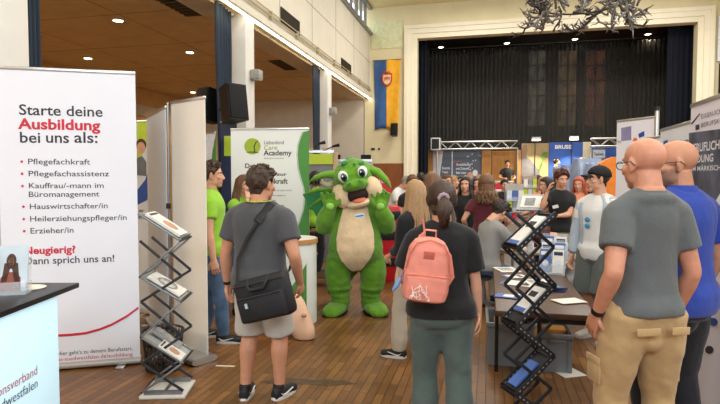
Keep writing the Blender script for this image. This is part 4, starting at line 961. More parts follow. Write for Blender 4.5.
# --- wire basket with crumpled stuff behind the left rack
t = thing('wire_basket', 'dark wire mesh basket full of crumpled packaging behind the silver rack', 'basket', at(163, 4.62, .2)); t.location.z = 0
b = MB(); Rb = .17
for i in range(26):
    a = 2*PI*i/26; a2 = a + .5; b.tube([(Rb*.85*math.cos(a), Rb*.85*math.sin(a), .01), (Rb*math.cos(a2), Rb*math.sin(a2), .33)], .004, n=5); b.tube([(Rb*.85*math.cos(a), Rb*.85*math.sin(a), .01), (Rb*math.cos(a - .5), Rb*math.sin(a - .5), .33)], .004, n=5)
b.build('wire_mesh', M('wire_dark', '3a3430', .5, .2, metal=.5), t)
b = MB(); b.tube([(Rb*math.cos(2*PI*i/32), Rb*math.sin(2*PI*i/32), .335) for i in range(33)], .01, n=8); b.build('rim', M('wire_dark', ''), t); b = MB(); b.lathe([(.14, .004), (.14, .012)]); b.build('bottom', BLACK, t)
rd = random.Random(3); b = MB()
for i in range(60):
    a = rd.uniform(0, 6.28); r = rd.uniform(0, .12); z = rd.uniform(.05, .37); b.ell((r*math.cos(a), r*math.sin(a), z), (rd.uniform(.02, .045), rd.uniform(.015, .04), rd.uniform(.01, .03)), (rd.uniform(0, 3), rd.uniform(0, 3), 0), rd.randrange(3), 7)
o = b.build('crumpled_packaging', [M('wrap_brown', '6b5a48', .5, .4, 20), M('wrap_grey', '8e8a86', .4, .3, 20), M('wrap_dark', '30282a', .5, .3, 20)], None, 20, t.location); o['kind'] = 'stuff'; tag(o, 'crumpled dark packaging filling the wire basket', 'packaging')

# --- brown table with its legs
BRN = M('table_brown', '4e3626', .4, .12, 5, stretch=(1, 6, 1)); tx0, tx1, ty0, ty1, tz = .06, .71, 3.80, 5.65, .74
t = thing('folding_table', 'long brown table behind the black zigzag rack covered with leaflets', 'table', ((tx0 + tx1)/2, (ty0 + ty1)/2, 0)); W_, D_ = tx1 - tx0, ty1 - ty0
b = MB(); b.box((0, 0, tz - .02), (W_, D_, .04), bev=.006); b.build('table_top', BRN, t)
b = MB(); b.box((0, 0, tz - .065), (W_ - .1, D_ - .16, .05)); b.build('apron', BLACK, t)
for x, y in ((-.30, -.02), (.045, -.02), (-.28, .85), (.28, .85)):
    b = MB(); b.tube([(x, y, tz - .05), (x, y, 0)], .016, n=10); b.build('leg', BLACK, t)
def flat(name, label, x, y, z, w_, h_, rz, face, extras=(), group=None, th=.004, cat='leaflet'):
    m = Matrix.Translation((x, y, z + th/2 + .0015)) @ Matrix.Rotation(rz, 4, 'Z') @ Matrix.Rotation(-PI/2, 4, 'X'); return leaflet(name, label, m, w_, h_, face, extras, group, th, cat)
LIN = tuple(([(-.38, z), (.3 - .1*(i % 2), z), (.3 - .1*(i % 2), z + .025), (-.38, z + .025)], INK) for i, z in enumerate((.3, .2, .1, 0, -.1, -.25)))
G = 'leaflets on the brown table'
def on_table(px, y): 
    Y = (CAM_H - tz)/math.tan(PITCH + math.atan((y - 202)/FOC)); return at(px, Y, tz)
for px, y, w_, h_, rz, face, ex, lb in ((569, 302, .21, .15, .5, BW, (), 'blank white sheet at the near right corner of the table'), (557, 263, .25, .18, 1.0, BW, LIN, 'white printed sheet beside the leaflet dispenser'), (507, 270, .2, .28, .3, BW, LIN, 'white leaflet at the left table edge farthest from the rack'),
        (520, 284, .21, .3, 1.2, BW, BLE, 'white and blue leaflet lying behind the black rack'), (538, 283, .21, .28, .2, BW, LIN, 'printed white leaflet right of the rack middle'), (509, 297, .14, .2, 1.3, BLUB, (([(-.3, -.2), (.3, -.2), (.3, .2), (-.3, .2)], BW),), 'blue leaflet with white panel at the near left of the table'),
        (531, 297, .2, .14, -.2, BW, BLE, 'white leaflet with blue edge near the front of the table'), (515, 277, .15, .21, 2.0, BW, BLE, 'small white leaflet overlapping others at the left table edge'), (547, 272, .15, .2, .8, BW, LIN, 'small printed sheet in the table middle')):
    p = on_table(px, y); flat('leaflet', lb, p.x, p.y, tz + .001*random.randrange(1, 6), w_, h_, rz, face, ex, G)
p = on_table(555, 291); t = thing('pamphlet_pile', 'fanned pile of dark blue pamphlets near the front of the brown table', 'pamphlets', p, .3); t['category'] = 'pamphlets'
for k in range(4): 
    b = MB(); b.box((.012*k - .02, .008*k, .006 + .0065*k), (.17, .1, .006), (0, .03*k, .25*k - .3), m=0); b.box((.012*k - .02, .008*k, .0095 + .0065*k), (.1, .04, .001), (0, .03*k, .25*k - .3), m=1); b.build('pamphlet', [M('pamphlet_navy', '1d2c50', .35, .3, 20), M('pamphlet_cyan', '4a8ab8', .4)], t, 0)
# leaflet dispenser with tiers
p = CW(ahead(552, 5.1), 5.1, tz); dz = thing('leaflet_dispenser', 'clear tiered leaflet dispenser on the far end of the brown table', 'holder', p, YAW - .5)
for k in range(3):
    y0, z0 = .07*k, .055*k; b = MB(); b.box((0, y0 + .02, z0 + .13), (.24, .003, .26), (-.15, 0, 0)); b.box((0, y0 - .035, z0 + .05), (.24, .003, .1), (-.15, 0, 0)); b.box((0, y0 - .01, z0 + .004), (.24, .05, .006)); b.box((0, y0, z0*.5), (.2, .01, max(z0, .004))); b.build('tier', ACR, dz, 0)
    for j in range(2):
        mt = Matrix.Translation(p) @ Matrix.Rotation(YAW - .5, 4, 'Z') @ Matrix.Translation((-.058 + .116*j, y0 - .005, z0 + .125)) @ Matrix.Rotation(-.15, 4, 'X')
        leaflet('leaflet', 'slim %s leaflet in the %s tier of the dispenser, %s' % (('blue', 'white')[(k + j) % 2], ('front', 'middle', 'rear')[k], ('left', 'right')[j]), mt, .1, .22, (BLUB, BW)[(k + j) % 2], (([(-.4, .25), (.4, .25), (.4, .4), (-.4, .4)], (BW, NAVYP)[(k + j) % 2]), (circ(0, -.1, .3, .14), PALE)), 'leaflets in the dispenser', .008)
# crates below
CR = M('crate_grey', '80848a', .5, .06, 6)
def crate(label, c, sx, sy, h, rz, contents):
    t = thing('storage_crate', label, 'crate', c, rz); th = .012
    b = MB(); b.box((0, 0, th/2), (sx*.94, sy*.94, th))
    for s in (-1, 1): b.box((s*(sx/2 - .012), 0, h/2), (th, sy*.97, h)); b.box((0, s*(sy/2 - .012), h/2), (sx*.97, th, h))
    b.build('shell', CR, t); b = MB()
    for s in (-1, 1): b.box((s*(sx/2 - .006), 0, h - .02), (.026, sy, .04), bev=.004); b.box((0, s*(sy/2 - .006), h - .02), (sx, .026, .04), bev=.004)
    b.build('rim', CR, t)
    for s in (-1, 1):
        for q in (-1, 1): b = MB(); b.box((s*(sx/2 - .02), q*(sy/2 - .004), h*.45), (.03, .014, h*.8)); b.build('corner_rib', CR, t)
    b = MB(); b.box((0, -sy/2 + .002, h - .06), (.14, .012, .03), bev=.004); b.build('handle', CR, t)
    for k, (x, y, z, a, c_, e, m_, lb) in enumerate(contents):
        o = MB().box((0, 0, 0), (a, c_, e), bev=.004).build('cardboard_box', m_, None, 30); o.matrix_world = Matrix.Translation(c) @ Matrix.Rotation(rz, 4, 'Z') @ Matrix.Translation((x, y, z)); tag(o, lb, 'box')
CB = M('cardboard', 'a37a4e', .8, .1, 6); OR = M('box_orange', 'c8873f', .7, .1)
crate('grey plastic storage crate under the table, left one behind the rack', Vector((.20, 5.13, 0)), .40, .56, .38, .02, [(0, .05, .17, .26, .3, .3, CB, 'brown cardboard box inside the left grey crate')])
crate('grey plastic storage crate under the table, right one beside the paper', Vector((.585, 4.98, 0)), .25, .40, .33, .0, [(0, .08, .165, .2, .15, .3, OR, 'ochre box inside the right grey crate')])
p = CW(ahead(568, 4.55), 4.55); flat('paper_sheet', 'white printed paper lying on the floor in front of the grey crates', p.x, p.y, 0, .21, .27, .5, BW, LIN[1:4], None, .002, 'paper')
p = CW(ahead(224, 4.68), 4.68); flat('floor_tape', 'pale strip of tape on the floor beside the walking man', p.x, p.y, 0, .17, .03, YAW - .1, M('tape_pale', 'cfc3aa', .6), (), None, .001, 'tape')
p = CW(ahead(305, 4.3), 4.3); b = MB(); pts = [(-.36, .02), (-.2, .1), (-.02, .08), (.1, .05), (.3, .04), (.42, -.03), (.2, -.07), (.0, -.04), (-.16, -.05), (-.3, -.02)]; b.prism(pts, (0, 0, .0012), (1, 0, 0), (0, 1, 0), .001); o = b.build('floor_patch', M('patch_dark', '4c3a26', .4, .3, 14), None, 0, (p.x, p.y, 0)); o.rotation_euler.z = YAW; tag(o, 'dark irregular patch on the parquet right of the black sneakers', 'floor_mark')  # flat irregular patch, darker than the parquet around it
# --- stool of the seated youth
def stool(label, p, h=.5):
    t = thing('swivel_stool', label, 'stool', p, .3); b = MB(); b.lathe([(.15, h - .07), (.175, h - .06), (.18, h - .03), (.165, h - .005), (.05, h)], n=28); b.build('seat', BLACK, t)
    b = MB(); b.tube([(0, 0, .1), (0, 0, h - .06)], .024, n=12); b.tube([(0, 0, .1), (0, 0, .28)], .034, n=12); b.build('column', GREYM, t)
    for k in range(5):
        a = 2*PI*k/5; d = Vector((math.cos(a), math.sin(a), 0)); b = MB(); b.tube([d*.02 + Vector((0, 0, .13)), d*.25 + Vector((0, 0, .075))], [.022, .014], n=8); lg = b.build('leg', GREYM, t)
        b = MB(); q = d*.25; b.tube([q + Vector((-d.y*.02, d.x*.02, .028)), q + Vector((d.y*.02, -d.x*.02, .028))], .028, n=12); b.tube([q + Vector((0, 0, .03)), q + Vector((0, 0, .08))], .009); b.build('castor', BLACK, lg)
    return t
ST = CW(ahead(484, 6.62), 6.62); stool('black swivel stool on chrome castors under the youth in grey', ST, .52)
# --- second table behind with small things
p = CW(ahead(533, 7.0), 7.0); t = thing('side_table', 'small grey beige table behind the zigzag rack', 'table', p, YAW + .1); b = MB(); b.box((0, 0, .70), (.8, .55, .03), bev=.005); b.build('table_top', M('table_beige', '9c8d7c', .5, .06), t)
for sx in (-1, 1):
    for sy in (-1, 1): b = MB(); b.tube([(sx*.36, sy*.23, .69), (sx*.36, sy*.23, 0)], .018); b.build('leg', GREYM, t)
q = CW(ahead(520, 6.85), 6.85, .716); t = thing('desk_phone', 'small white and black device on the beige table behind the rack', 'device', q, .4); b = MB(); b.box((0, 0, .03), (.16, .12, .06), bev=.02); b.build('body', WHITE2, t); b = MB(); b.box((-.01, -.01, .065), (.1, .06, .012), bev=.004); b.build('screen', BLACK, t); b = MB(); b.tube([(.05, .03, .06), (.06, .04, .16)], .012); b.build('stalk', BLACK, t)
q = CW(ahead(531, 6.8), 6.8, .716); b = MB(); b.lathe([(.035, 0), (.038, .03), (.04, .18), (.034, .185), (.034, .175)], q, 20); tag(b.build('white_cup', WHITE), 'tall white paper cup on the beige table behind the rack', 'cup')
# ------------------------------------------------------------------ stage booths and things in the background
def on_s(px, y, v):
    p, Y = on_v(px, v); p.z = zy(y, Y); return p
def vpanel(name, parent, px0, px1, y0, y1, v, mat, th=.05, off=0.0):
    a = on_s(px0, y0, v); c = on_s(px1, y1, v); a2 = on_s(px0, y1, v)
    b = MB(); b.box(((a.x + c.x)/2, v + off, (a.z + a2.z)/2), (c.x - a.x, th, a.z - a2.z)); return b.build(name, mat, parent, 0)
def vshape(name, parent, pts, v, mat, off=0.0, th=.01):
    b = MB(); P = [on_s(x, y, v) for x, y in pts]; b.prism([(p.x, p.z) for p in P], (0, v + off, 0), (1, 0, 0), (0, 0, 1), th); return b.build(name, mat, parent, 0)
def vtext(parent, s, px0, px1, yb, yc, v, mat, off=-.04, bold=0.0):
    a = on_s(px0, yb, v); c = on_s(px1, yb, v); e = on_s(px0, yc, v)
    o = writing(parent, 'lettering', s, (e.z - a.z)/.7, mat, (a.x, v + off, a.z), bold=bold); o.scale = ((c.x - a.x)/max(q.co.x for q in o.data.vertices), 1, 1); return o
def base(label, px, v, cat='booth wall', name='booth_wall'):
    return thing(name, label, cat, (0, 0, 0))
WOODP = M('booth_wood', 'b07a3c', .55, .18, 5, stretch=(7, 7, .5)); BSL = M('booth_slate', '5a6270', .6, .08, 2); BWH = M('booth_white', 'd9d6d8', .6, .04, 2)
V1 = 20.6
t = base('dark slate booth wall with white lettering between wooden ends on the stage', 460, V1)
vpanel('wood_end', t, 427, 433, 150, 212, V1, WOODP, .25); vpanel('slate_panel', t, 433, 482, 150.5, 212, V1, BSL, .08); vpanel('wood_end', t, 481.5, 491, 150.5, 212, V1, WOODP, .25)
vshape('white_fade', t, [(433.2, 151), (443, 151), (440, 175), (447, 200), (433.2, 212)], V1, BWH, -.05); vshape('pale_column', t, [(451.5, 151), (452.6, 151), (452.6, 205), (451.5, 205)], V1, PALE, -.05)
vtext(t, 'Stadtwerke', 434, 443.5, 154.3, 152, V1, RED, -.06)
for k, (a, c, y) in enumerate(((456, 471, 164.5), (456, 469, 168.5), (456, 466, 172.5), (442, 450, 168), (442, 448, 172))): vtext(t, ('Ausbildung', 'mit Zukunft', 'bei uns', 'Energie', 'Team')[k], a, c, y + 1.2, y - 1.2, V1, WHITE, -.06, .02)
vtext(t, 'Jetzt bewerben', 452.5, 461, 162, 160.6, V1, M('print_orange', 'e0762e'), -.06)
for k, (x, y, r) in enumerate(((470, 176, 3.2), (475, 173, 2.6), (479, 178, 3), (465.5, 178.5, 2.6))):
    vshape('printed_face', t, [(x + r*math.cos(2*PI*i/12), y + 1.25*r*math.sin(2*PI*i/12)) for i in range(12)], V1, BWH if k % 2 else SKINP, -.05 - .002*k)
rd = random.Random(8)
for k in range(14): 
    x, y = rd.uniform(467, 480), rd.uniform(152, 170); vshape('white_splash', t, [(x - .5, y - .6), (x + .5, y - .5), (x + .4, y + .6), (x - .6, y + .4)], V1, BWH, -.05)
t = base('wooden booth wall behind the person in black on the stage', 505, V1); vpanel('wood_panel', t, 491.5, 520, 151, 212, V1 + .12, WOODP, .08); vpanel('post', t, 517.5, 520.5, 150, 212, V1, WOODP, .2)
t = base('beige photo wall of a bending person with a green plant, middle of the stage', 535, V1); vpanel('photo_panel', t, 521, 548, 143.5, 212, V1, M('photo_beige', 'ad9468', .6, .25, 1.2), .06)
vshape('printed_person', t, [(520.8, 206), (521, 150), (523.5, 145), (526, 145), (527, 150), (525.5, 157), (530, 160), (537, 168), (540, 176), (534, 180), (528, 186), (526, 208)], V1, M('photo_grey', '6e6c70', .6, .2, 3), -.036)
vshape('printed_face', t, [(521.3, 150), (523, 145.5), (526, 145.6), (527, 151), (525, 157), (522, 157)], V1, M('photo_skin', '9c7a62', .6), -.042)
vshape('printed_plant', t, [(537, 171), (541, 160), (540, 156), (543, 152), (547, 152), (547.5, 157), (544, 158), (541.5, 164), (539, 173)], V1, M('photo_plant', '61803e', .6, .3, 8), -.042)
BB = M('booth_blue', '2e54a4', .55, .1, 1.5)
t = base('blue booth wall with white name lettering near the right of the stage', 565, V1); vpanel('blue_panel', t, 548.5, 582, 142.5, 212, V1 + .02, BB, .06); vtext(t, 'BRUSE', 554, 570.5, 148.8, 145.2, V1, WHITE, -.04, .03); vpanel('cream_panel', t, 582, 590, 142, 212, V1 + .02, M('booth_cream', 'd8cfae', .6), .06)
t = base('blue grey booth wall with a white sign under the right truss on the stage', 603, V1); vpanel('grey_panel', t, 590.5, 616, 147, 212, V1, M('booth_bluegrey', '7380a0', .6, .1, 2), .06); vpanel('blue_panel', t, 604, 617, 148, 160, V1, BB, .03, -.06); vpanel('sign', t, 592, 604, 150, 158, V1, PALE, .03, -.06); vtext(t, 'Technik', 593, 602.5, 155.5, 152.5, V1, NAVYP, -.09)
def truss(label, px0, px1, y, v, box_at=None, s=.26):
    a = on_s(px0, y, v); c = on_s(px1, y, v); c.z = a.z; t = thing('lighting_truss', label, 'truss', (a.x, v, a.z)); L_ = c.x - a.x; h = s/2
    for dy in (-h, h):
        for dz_ in (-h, h): b = MB(); b.tube([(0, dy, dz_), (L_, dy, dz_)], .026, n=8); b.build('chord', ALU, t)
    n = max(3, int(L_/.27))
    for k in range(n):
        x0, x1 = L_*k/n, L_*(k + 1)/n
        for dy in (-h, h):
            b = MB(); b.tube([(x0, dy, -h if k % 2 else h), (x1, dy, h if k % 2 else -h)], .014, n=6); b.build('brace', ALU, t)
    if box_at is not None:
        b = MB(); b.box((-.16, 0, .06), (.36, .4, .46), bev=.03); b.build('corner_block', M('truss_white', 'd6d6d2', .5), t); b = MB()
        b.box((-.16, -.205, .06), (.26, .012, .36)); b.build('corner_recess', BLACK, t)
    for x in (-.12 if box_at is not None else 0, L_):
        b = MB(); b.tube([(x, 0, -h), (x, 0, SF - a.z)], .03, n=8); b.build('post', ALU, t)
truss('silver lighting truss with white corner block above the slate booth', 440, 517, 145.8, V1 - .5, 1); truss('short dark silver lighting truss above the blue grey booth at the right', 590, 618, 142.5, V1 - .5)
y_p = lambda p: p.z - SF
for k, (px, y) in enumerate(((535.5, 138.5), (573, 137.7))):
    p = on_s(px, y, V1 - .6); t = thing('spotlight', 'lit white spotlight above the %s wall on the stage' % ('beige photo', 'blue')[k], 'spotlight', p, 0, 'booth spotlights'); b = MB(); b.tube([(0, .45, .05), (0, .45, -y_p(p))], .015); b.build('post', BLACK, t); b = MB(); b.loft([((-.15, 0, 0), (0, .07, 0), (0, 0, .07)), ((.15, 0, 0), (0, .07, 0), (0, 0, .07))], 12); b.build('housing', ALU, t); b = MB(); b.box((0, -.04, -.06), (.28, .08, .03), bev=.008); b.build('lens', LAMPW, t)
    b = MB(); b.tube([(0, .0, -.05), (0, .5, -.1)], .015); b.build('arm', BLACK, t)
    sp = spot_light('spotlight_bulb', (0, -.1, -.1), 260, (1, .88, .66), 2.0); sp.parent = t
# booth counters on the stage
def desk(label, px0, px1, y, v, mat, front=None, h=None, name='booth_counter'):
    a = on_s(px0, y, v); c = on_s(px1, y, v); zf = SF if v > VS else 0; t = thing(name, label, 'counter', ((a.x + c.x)/2, v, zf)); W_ = c.x - a.x; H_ = a.z - zf
    b = MB(); b.box((0, .2, H_/2 - .02), (W_, .5, H_ - .04)); b.build('body', mat, t); b = MB(); b.box((0, .2, H_ - .02), (W_ + .06, .56, .04), bev=.008); b.build('counter_top', front or WHITE2, t); return t
t = desk('white booth counter with a red heart print before the wooden wall', 494, 513, 181, V1 - 1.35, M('counter_beige', 'c9bda4', .6)); b = MB(); b.prism([(0, -.3), (.3, .05), (.28, .2), (.15, .25), (0, .14), (-.15, .25), (-.28, .2), (-.3, .05)], (.0, -.06, .62), (1, 0, 0), (0, 0, 1), .01); b.build('red_print', RED, t, 0)
desk('pale booth counter before the blue wall on the stage', 562, 586, 184, V1 - 1.35, BWH)
# things on the floor between stage and crowd
t = desk('white stand counter cluttered with leaflets behind the seated youth', 497, 522, 190, 12.4, BWH)
t2 = desk('grey stand counter behind the woman with the short reddish hair', 524, 560, 193, 12.8, PALE)
rd = random.Random(12)
def leaflet_rack(label, px, Y, h, w_=.34):
    p = CW(ahead(px, Y), Y, 0); t = thing('leaflet_stand', label, 'leaflet stand', p, YAW + .1); b = MB(); b.box((0, .06, h/2), (w_, .03, h)); b.box((0, 0, .02), (w_ + .1, .36, .04)); b.build('back_panel', ALU, t)
    n = int((h - .8)/.2)
    for k in range(n):
        z = .85 + .2*k; b = MB(); b.box((0, .0, z), (w_, .08, .012)); b.box((0, -.04, z + .03), (w_, .006, .07)); b.build('shelf', ACR, t)
        for j in range(3):
            o = MB().box((0, 0, 0), (w_*.28, .012, .17)).build('leaflet', (BW, PALE, RED, BLUB, LIME, BG)[rd.randrange(6)], None, 0); o.matrix_world = Matrix.Translation(p) @ Matrix.Rotation(YAW + .1, 4, 'Z') @ Matrix.Translation(((j - 1)*w_*.32, .005, z + .095))
            tag(o, '%s leaflet on the %s shelf of the %s' % (('left', 'middle', 'right')[j], ('lowest', 'second', 'third', 'top', 'topmost')[k], label.replace('slim ', '')[:60]), 'leaflet', 'leaflets in the stands behind the crowd')
leaflet_rack('slim leaflet stand left of the grey counter', 515, 9.6, 1.55); leaflet_rack('slim leaflet stand below the beige photo wall', 530, 11.1, 1.7, .3)
# tilted leaflet tray of the stand (pale display)
p = CW(ahead(531, 7.9), 7.9, 0); t = thing('tilted_display', 'tilted white display tray with printed sheet beside the woman in black', 'display', p, YAW - .25); b = MB(); b.box((0, 0, 1.29), (.38, .32, .03), (.75, 0, -.25)); b.build('tray', M('tray_grey', 'a9abae', .4), t); b = MB(); b.box((.0, -.014, 1.305), (.29, .23, .004), (.75, 0, -.25)); b.build('printed_sheet', BW, t); b = MB(); b.box((-.02, -.019, 1.309), (.14, .15, .003), (.75, 0, -.25)); b.build('print_block', BG, t); b = MB(); b.tube([(0, .03, .02), (0, .03, 1.27)], .02); b.build('post', ALU, t); b = MB(); b.box((0, .03, .015), (.4, .34, .03), bev=.008); b.build('foot', ALU, t)
# blue crates of silver bottles / tall bluish displays right
for k, (px, Y, h, w_) in enumerate(((572, 14.5, 2.0, .5), (586, 14.0, 2.15, .6), (598, 13.4, 2.0, .5))):
    p = CW(ahead(px, Y), Y, 0); t = thing('display_tower', ('low', 'middle tall', 'right hand')[k] + ' blue grey display tower behind the man with the cap', 'display', p, YAW); b = MB(); b.box((0, 0, h/2), (w_, .4, h), bev=.02); b.build('body', M('tower_bluegrey', '8f9db8', .5, .15, 4), t)
    for j in range(4): b = MB(); b.box((-w_*.36 + w_*.24*j, -.205, h*.6), (w_*.13, .02, h*.7)); b.build('slat', M('tower_pale', 'b8c3d6', .5), t)
# orange arch display
p = CW(ahead(617, 9.6), 9.6, 0); t = thing('arch_display', 'rounded orange display wall behind the man with the cap and the bald man', 'display', p, YAW - .1); pts = [(-.46, .05)] + [(.46*-math.cos(PI*i/16), 1.57 + .46*math.sin(PI*i/16)) for i in range(17)] + [(.46, .05)]; b = MB(); b.prism(pts, (0, 0, 0), (1, 0, 0), (0, 0, 1), .16); b.build('arch', M('arch_orange', 'e8852c', .55, .06), t); b = MB(); b.box((0, 0, .03), (.95, .4, .06), bev=.01); b.build('foot', WHITE2, t)
# red stand with disc, red shelf unit, white curved counter
RP = M('red_gloss', 'c41f2c', .35, .06, 4)
p = CW(ahead(383.5, 11.5), 11.5, 0); t = thing('round_sign', 'round topped red sign behind the green dragon', 'sign', p, YAW); H_ = zy(186, 11.5); b = MB(); R_ = .165; pts = [(-R_, .05), (R_, .05)] + [(R_*math.cos(PI*i/16), H_ + .05 + R_*math.sin(PI*i/16)) for i in range(17)]; b.prism(pts, (0, 0, 0), (1, 0, 0), (0, 0, 1), .08); b.build('panel', RP, t); b = MB(); b.box((0, 0, .03), (.36, .3, .06), bev=.01); b.build('foot', BLACK, t); o = writing(t, 'lettering', 'hier!', .12, WHITE, (-.1, -.05, H_ + .06))
p = CW(ahead(387, 8.7), 8.7, 0); t = thing('shelf_unit', 'red shelf unit with black drawers right of the dragon', 'shelf unit', p, YAW + .1); b = MB(); b.box((0, 0, .6), (.36, .36, 1.2), bev=.01); b.build('cabinet', RP, t)
for z in (.32, .74, 1.06): b = MB(); b.box((0, -.185, z), (.38, .03, .13), bev=.006); b.build('drawer', BLACK, t)
p = CW(ahead(400.5, 9.6), 9.6, 0); t = thing('curved_counter', 'white rounded counter in front of the man in white shirt', 'counter', p, YAW); b = MB(); b.lathe([(.24, 0), (.24, 1.02)], n=32); b.build('body', WHITE2, t); b = MB(); b.lathe([(.27, 1.02), (.27, 1.06)], n=32); b.build('counter_top', M('counter_dark', '3b3632', .4), t)
# lime and grey booth behind the dragon
p0, p1 = CW(ahead(308, 10.6), 10.6), CW(ahead(333, 10.6), 10.6); t = thing('booth_wall', 'grey booth panel with lime header left of the dragon head', 'booth wall', (p0 + p1)/2, YAW); W_ = (p1 - p0).length; zt = zy(150.5, 10.6)
b = MB(); b.box((0, 0, zt/2 - .1), (W_, .06, zt - .2)); b.build('grey_panel', M('panel_grey', '77787a', .6, .05), t); b = MB(); b.box((0, -.04, zt - .17), (W_, .03, .2)); b.build('lime_header', LIME, t); b = MB(); b.box((0, 0, zt - .02), (W_ + .04, .1, .05)); b.build('top_profile', ALU, t); b = MB(); b.box((W_/2 + .05, 0, zt/2 - .02), (.09, .1, zt - .04), bev=.01); b.build('post', M('post_tan', 'b49a72', .6, .1), t)
for k, (px, y, dx) in enumerate(((321, 143.5, -.18), (335, 146.2, -.2))):
    p = CW(ahead(px, 10.55), 10.55, zt + .005); t = thing('lamp_arm', 'thin black clip lamp arm on top of the lime booth, ' + ('left one', 'right one with tan clamp')[k], 'lamp', p, YAW); zz = zy(y, 10.55) - zt; b = MB(); b.tube([(dx, 0, 0), (0, 0, zz)], .012); b.build('arm', BLACK, t); b = MB(); b.tube([(-.05, 0, zz - .01), (.09, 0, zz + .02)], [.02, .035]); b.build('lamp_head', BLACK, t); b = MB(); b.box((dx, 0, .02), (.07, .08, .05)); b.build('clamp', M('post_tan', ''), t)
p0, p1 = CW(ahead(334, 11.2), 11.2), CW(ahead(372, 11.2), 11.2); t = thing('booth_wall', 'pale lilac booth panel right behind the dragon head', 'booth wall', (p0 + p1)/2, YAW); W_ = (p1 - p0).length; zt = zy(160.5, 11.2); b = MB(); b.box((0, 0, zt/2), (W_, .06, zt)); b.build('panel', M('panel_lilac', 'b7b6bd', .6, .08, 2), t); b = MB(); b.box((0, 0, zt), (W_, .1, .05)); b.build('top_profile', ALU, t); b = MB(); b.box((-W_*.1, -.035, zt - .22), (W_*.6, .01, .22)); b.build('print_strip', M('print_plum', '8a7f94', .6, .3, 5), t)
for k, (px, w_) in enumerate(((336.5, .18), (366, .22))):
    p = on_s(px, 158.5, VS - .3); b = MB(); b.box((0, 0, 0), (w_*1.6, .08, .26)); b.box((0, .14, 0), (.1, .22, .1)); o = b.build('wall_monitor', BLACK, None, 20, p); tag(o, ('left', 'right')[k] + ' dark monitor on the end wall just above the dragon head', 'monitor')
p = CW(ahead(324, 8.3), 8.3); t = thing('work_table', 'small dark brown table left behind the dragon', 'table', p, YAW); b = MB(); b.box((0, 0, .84), (.42, .5, .03)); b.build('table_top', BRN, t)
for sx in (-1, 1):
    for sy in (-1, 1): b = MB(); b.tube([(sx*.19, sy*.22, .83), (sx*.19, sy*.22, 0)], .014); b.build('leg', BLACK, t)
b = MB(); b.box((0, 0, .15), (.38, .46, .02)); b.build('lower_shelf', BRN, t)
# curved white counter of the academy with wood top
p = CW(ahead(293, 6.2), 6.2); t = thing('reception_counter', 'curved white reception counter with wooden rim beside the man with the bag', 'counter', p, YAW); H_ = zy(238, 6.2); b = MB(); b.lathe([(.27, .0), (.27, H_ - .05)], n=36); b.build('body', M('counter_print', 'dfe4dc', .5, .06, 2), t); b = MB(); b.lathe([(.285, H_ - .05), (.285, H_)], n=36); b.build('wooden_rim', M('rim_wood', 'b98a52', .5, .15, 8), t); b = MB(); b.lathe([(.27, H_), (.27, H_ + .006)], n=36); b.build('counter_top', WHITE2, t)
b = MB(); b.grid(lambda s, q: Vector((.272*math.sin(-.2 + s*.9), -.272*math.cos(-.2 + s*.9), .1 + q*(.25 + .35*s))), 10, 4); b.build('green_print', GREEN, t)
for k, (dx, dy, m_) in enumerate(((.06, -.08, BT), (.15, .02, BW), (-.06, -.12, BLUB))): flat('leaflet', ('tan', 'white', 'blue')[k] + ' leaflet lying on the curved reception counter', p.x + dx, p.y + dy, H_ + .006, .1, .15, .5*k, m_, (), 'leaflets on the reception counter')
# pink padded thing and red bag by the walking man
p = CW(ahead(298, 5.48), 5.48); t = thing('massage_cushion', 'pale pink rounded foam cushion leaning on the counter by the walking man', 'cushion', p, YAW - .1); FO = M('foam_pink', 'e6bea2', .7, .05, 8, .1, 60); b = MB(); b.loft([((-.11 + .2*(1 - z/.44)*.9, .12*(z/.44), z), (w_, 0, 0), (0, d_, 0)) for z, w_, d_ in ((.0, .06, .05), (.02, .11, .07), (.12, .135, .085), (.24, .13, .085), (.36, .12, .08), (.42, .10, .06), (.44, .06, .03))], 24, e=2.8); b.build('pad', FO, t, 180); b = MB(); b.ell((.07, -.055, .26), (.03, .03, .02)); b.build('valve', M('foam_brown', 'b98a72', .7), t)  # valve takes a darker brown than the pad
p = CW(ahead(272, 5.8), 5.8); t = thing('first_aid_bag', 'red bag with black straps on the floor behind the walking man', 'bag', p, YAW - .2); RB = M('bag_red', 'b3242a', .6, .1, 12, .1, 80); b = MB(); b.box((0, 0, .15), (.4, .26, .29), bev=.07); b.build('body', RB, t, 60)
for x in (-.1, .1): b = MB(); b.box((x, 0, .15), (.035, .272, .3), bev=.012); b.build('strap', BLACK, t)
b = MB(); b.tube([(-.1, 0, .3), (-.08, 0, .36), (.08, 0, .36), (.1, 0, .3)], .012); b.build('handle', BLACK, t); b = MB(); b.box((0, -.135, .13), (.15, .02, .13), bev=.01); b.build('front_pocket', RB, t)
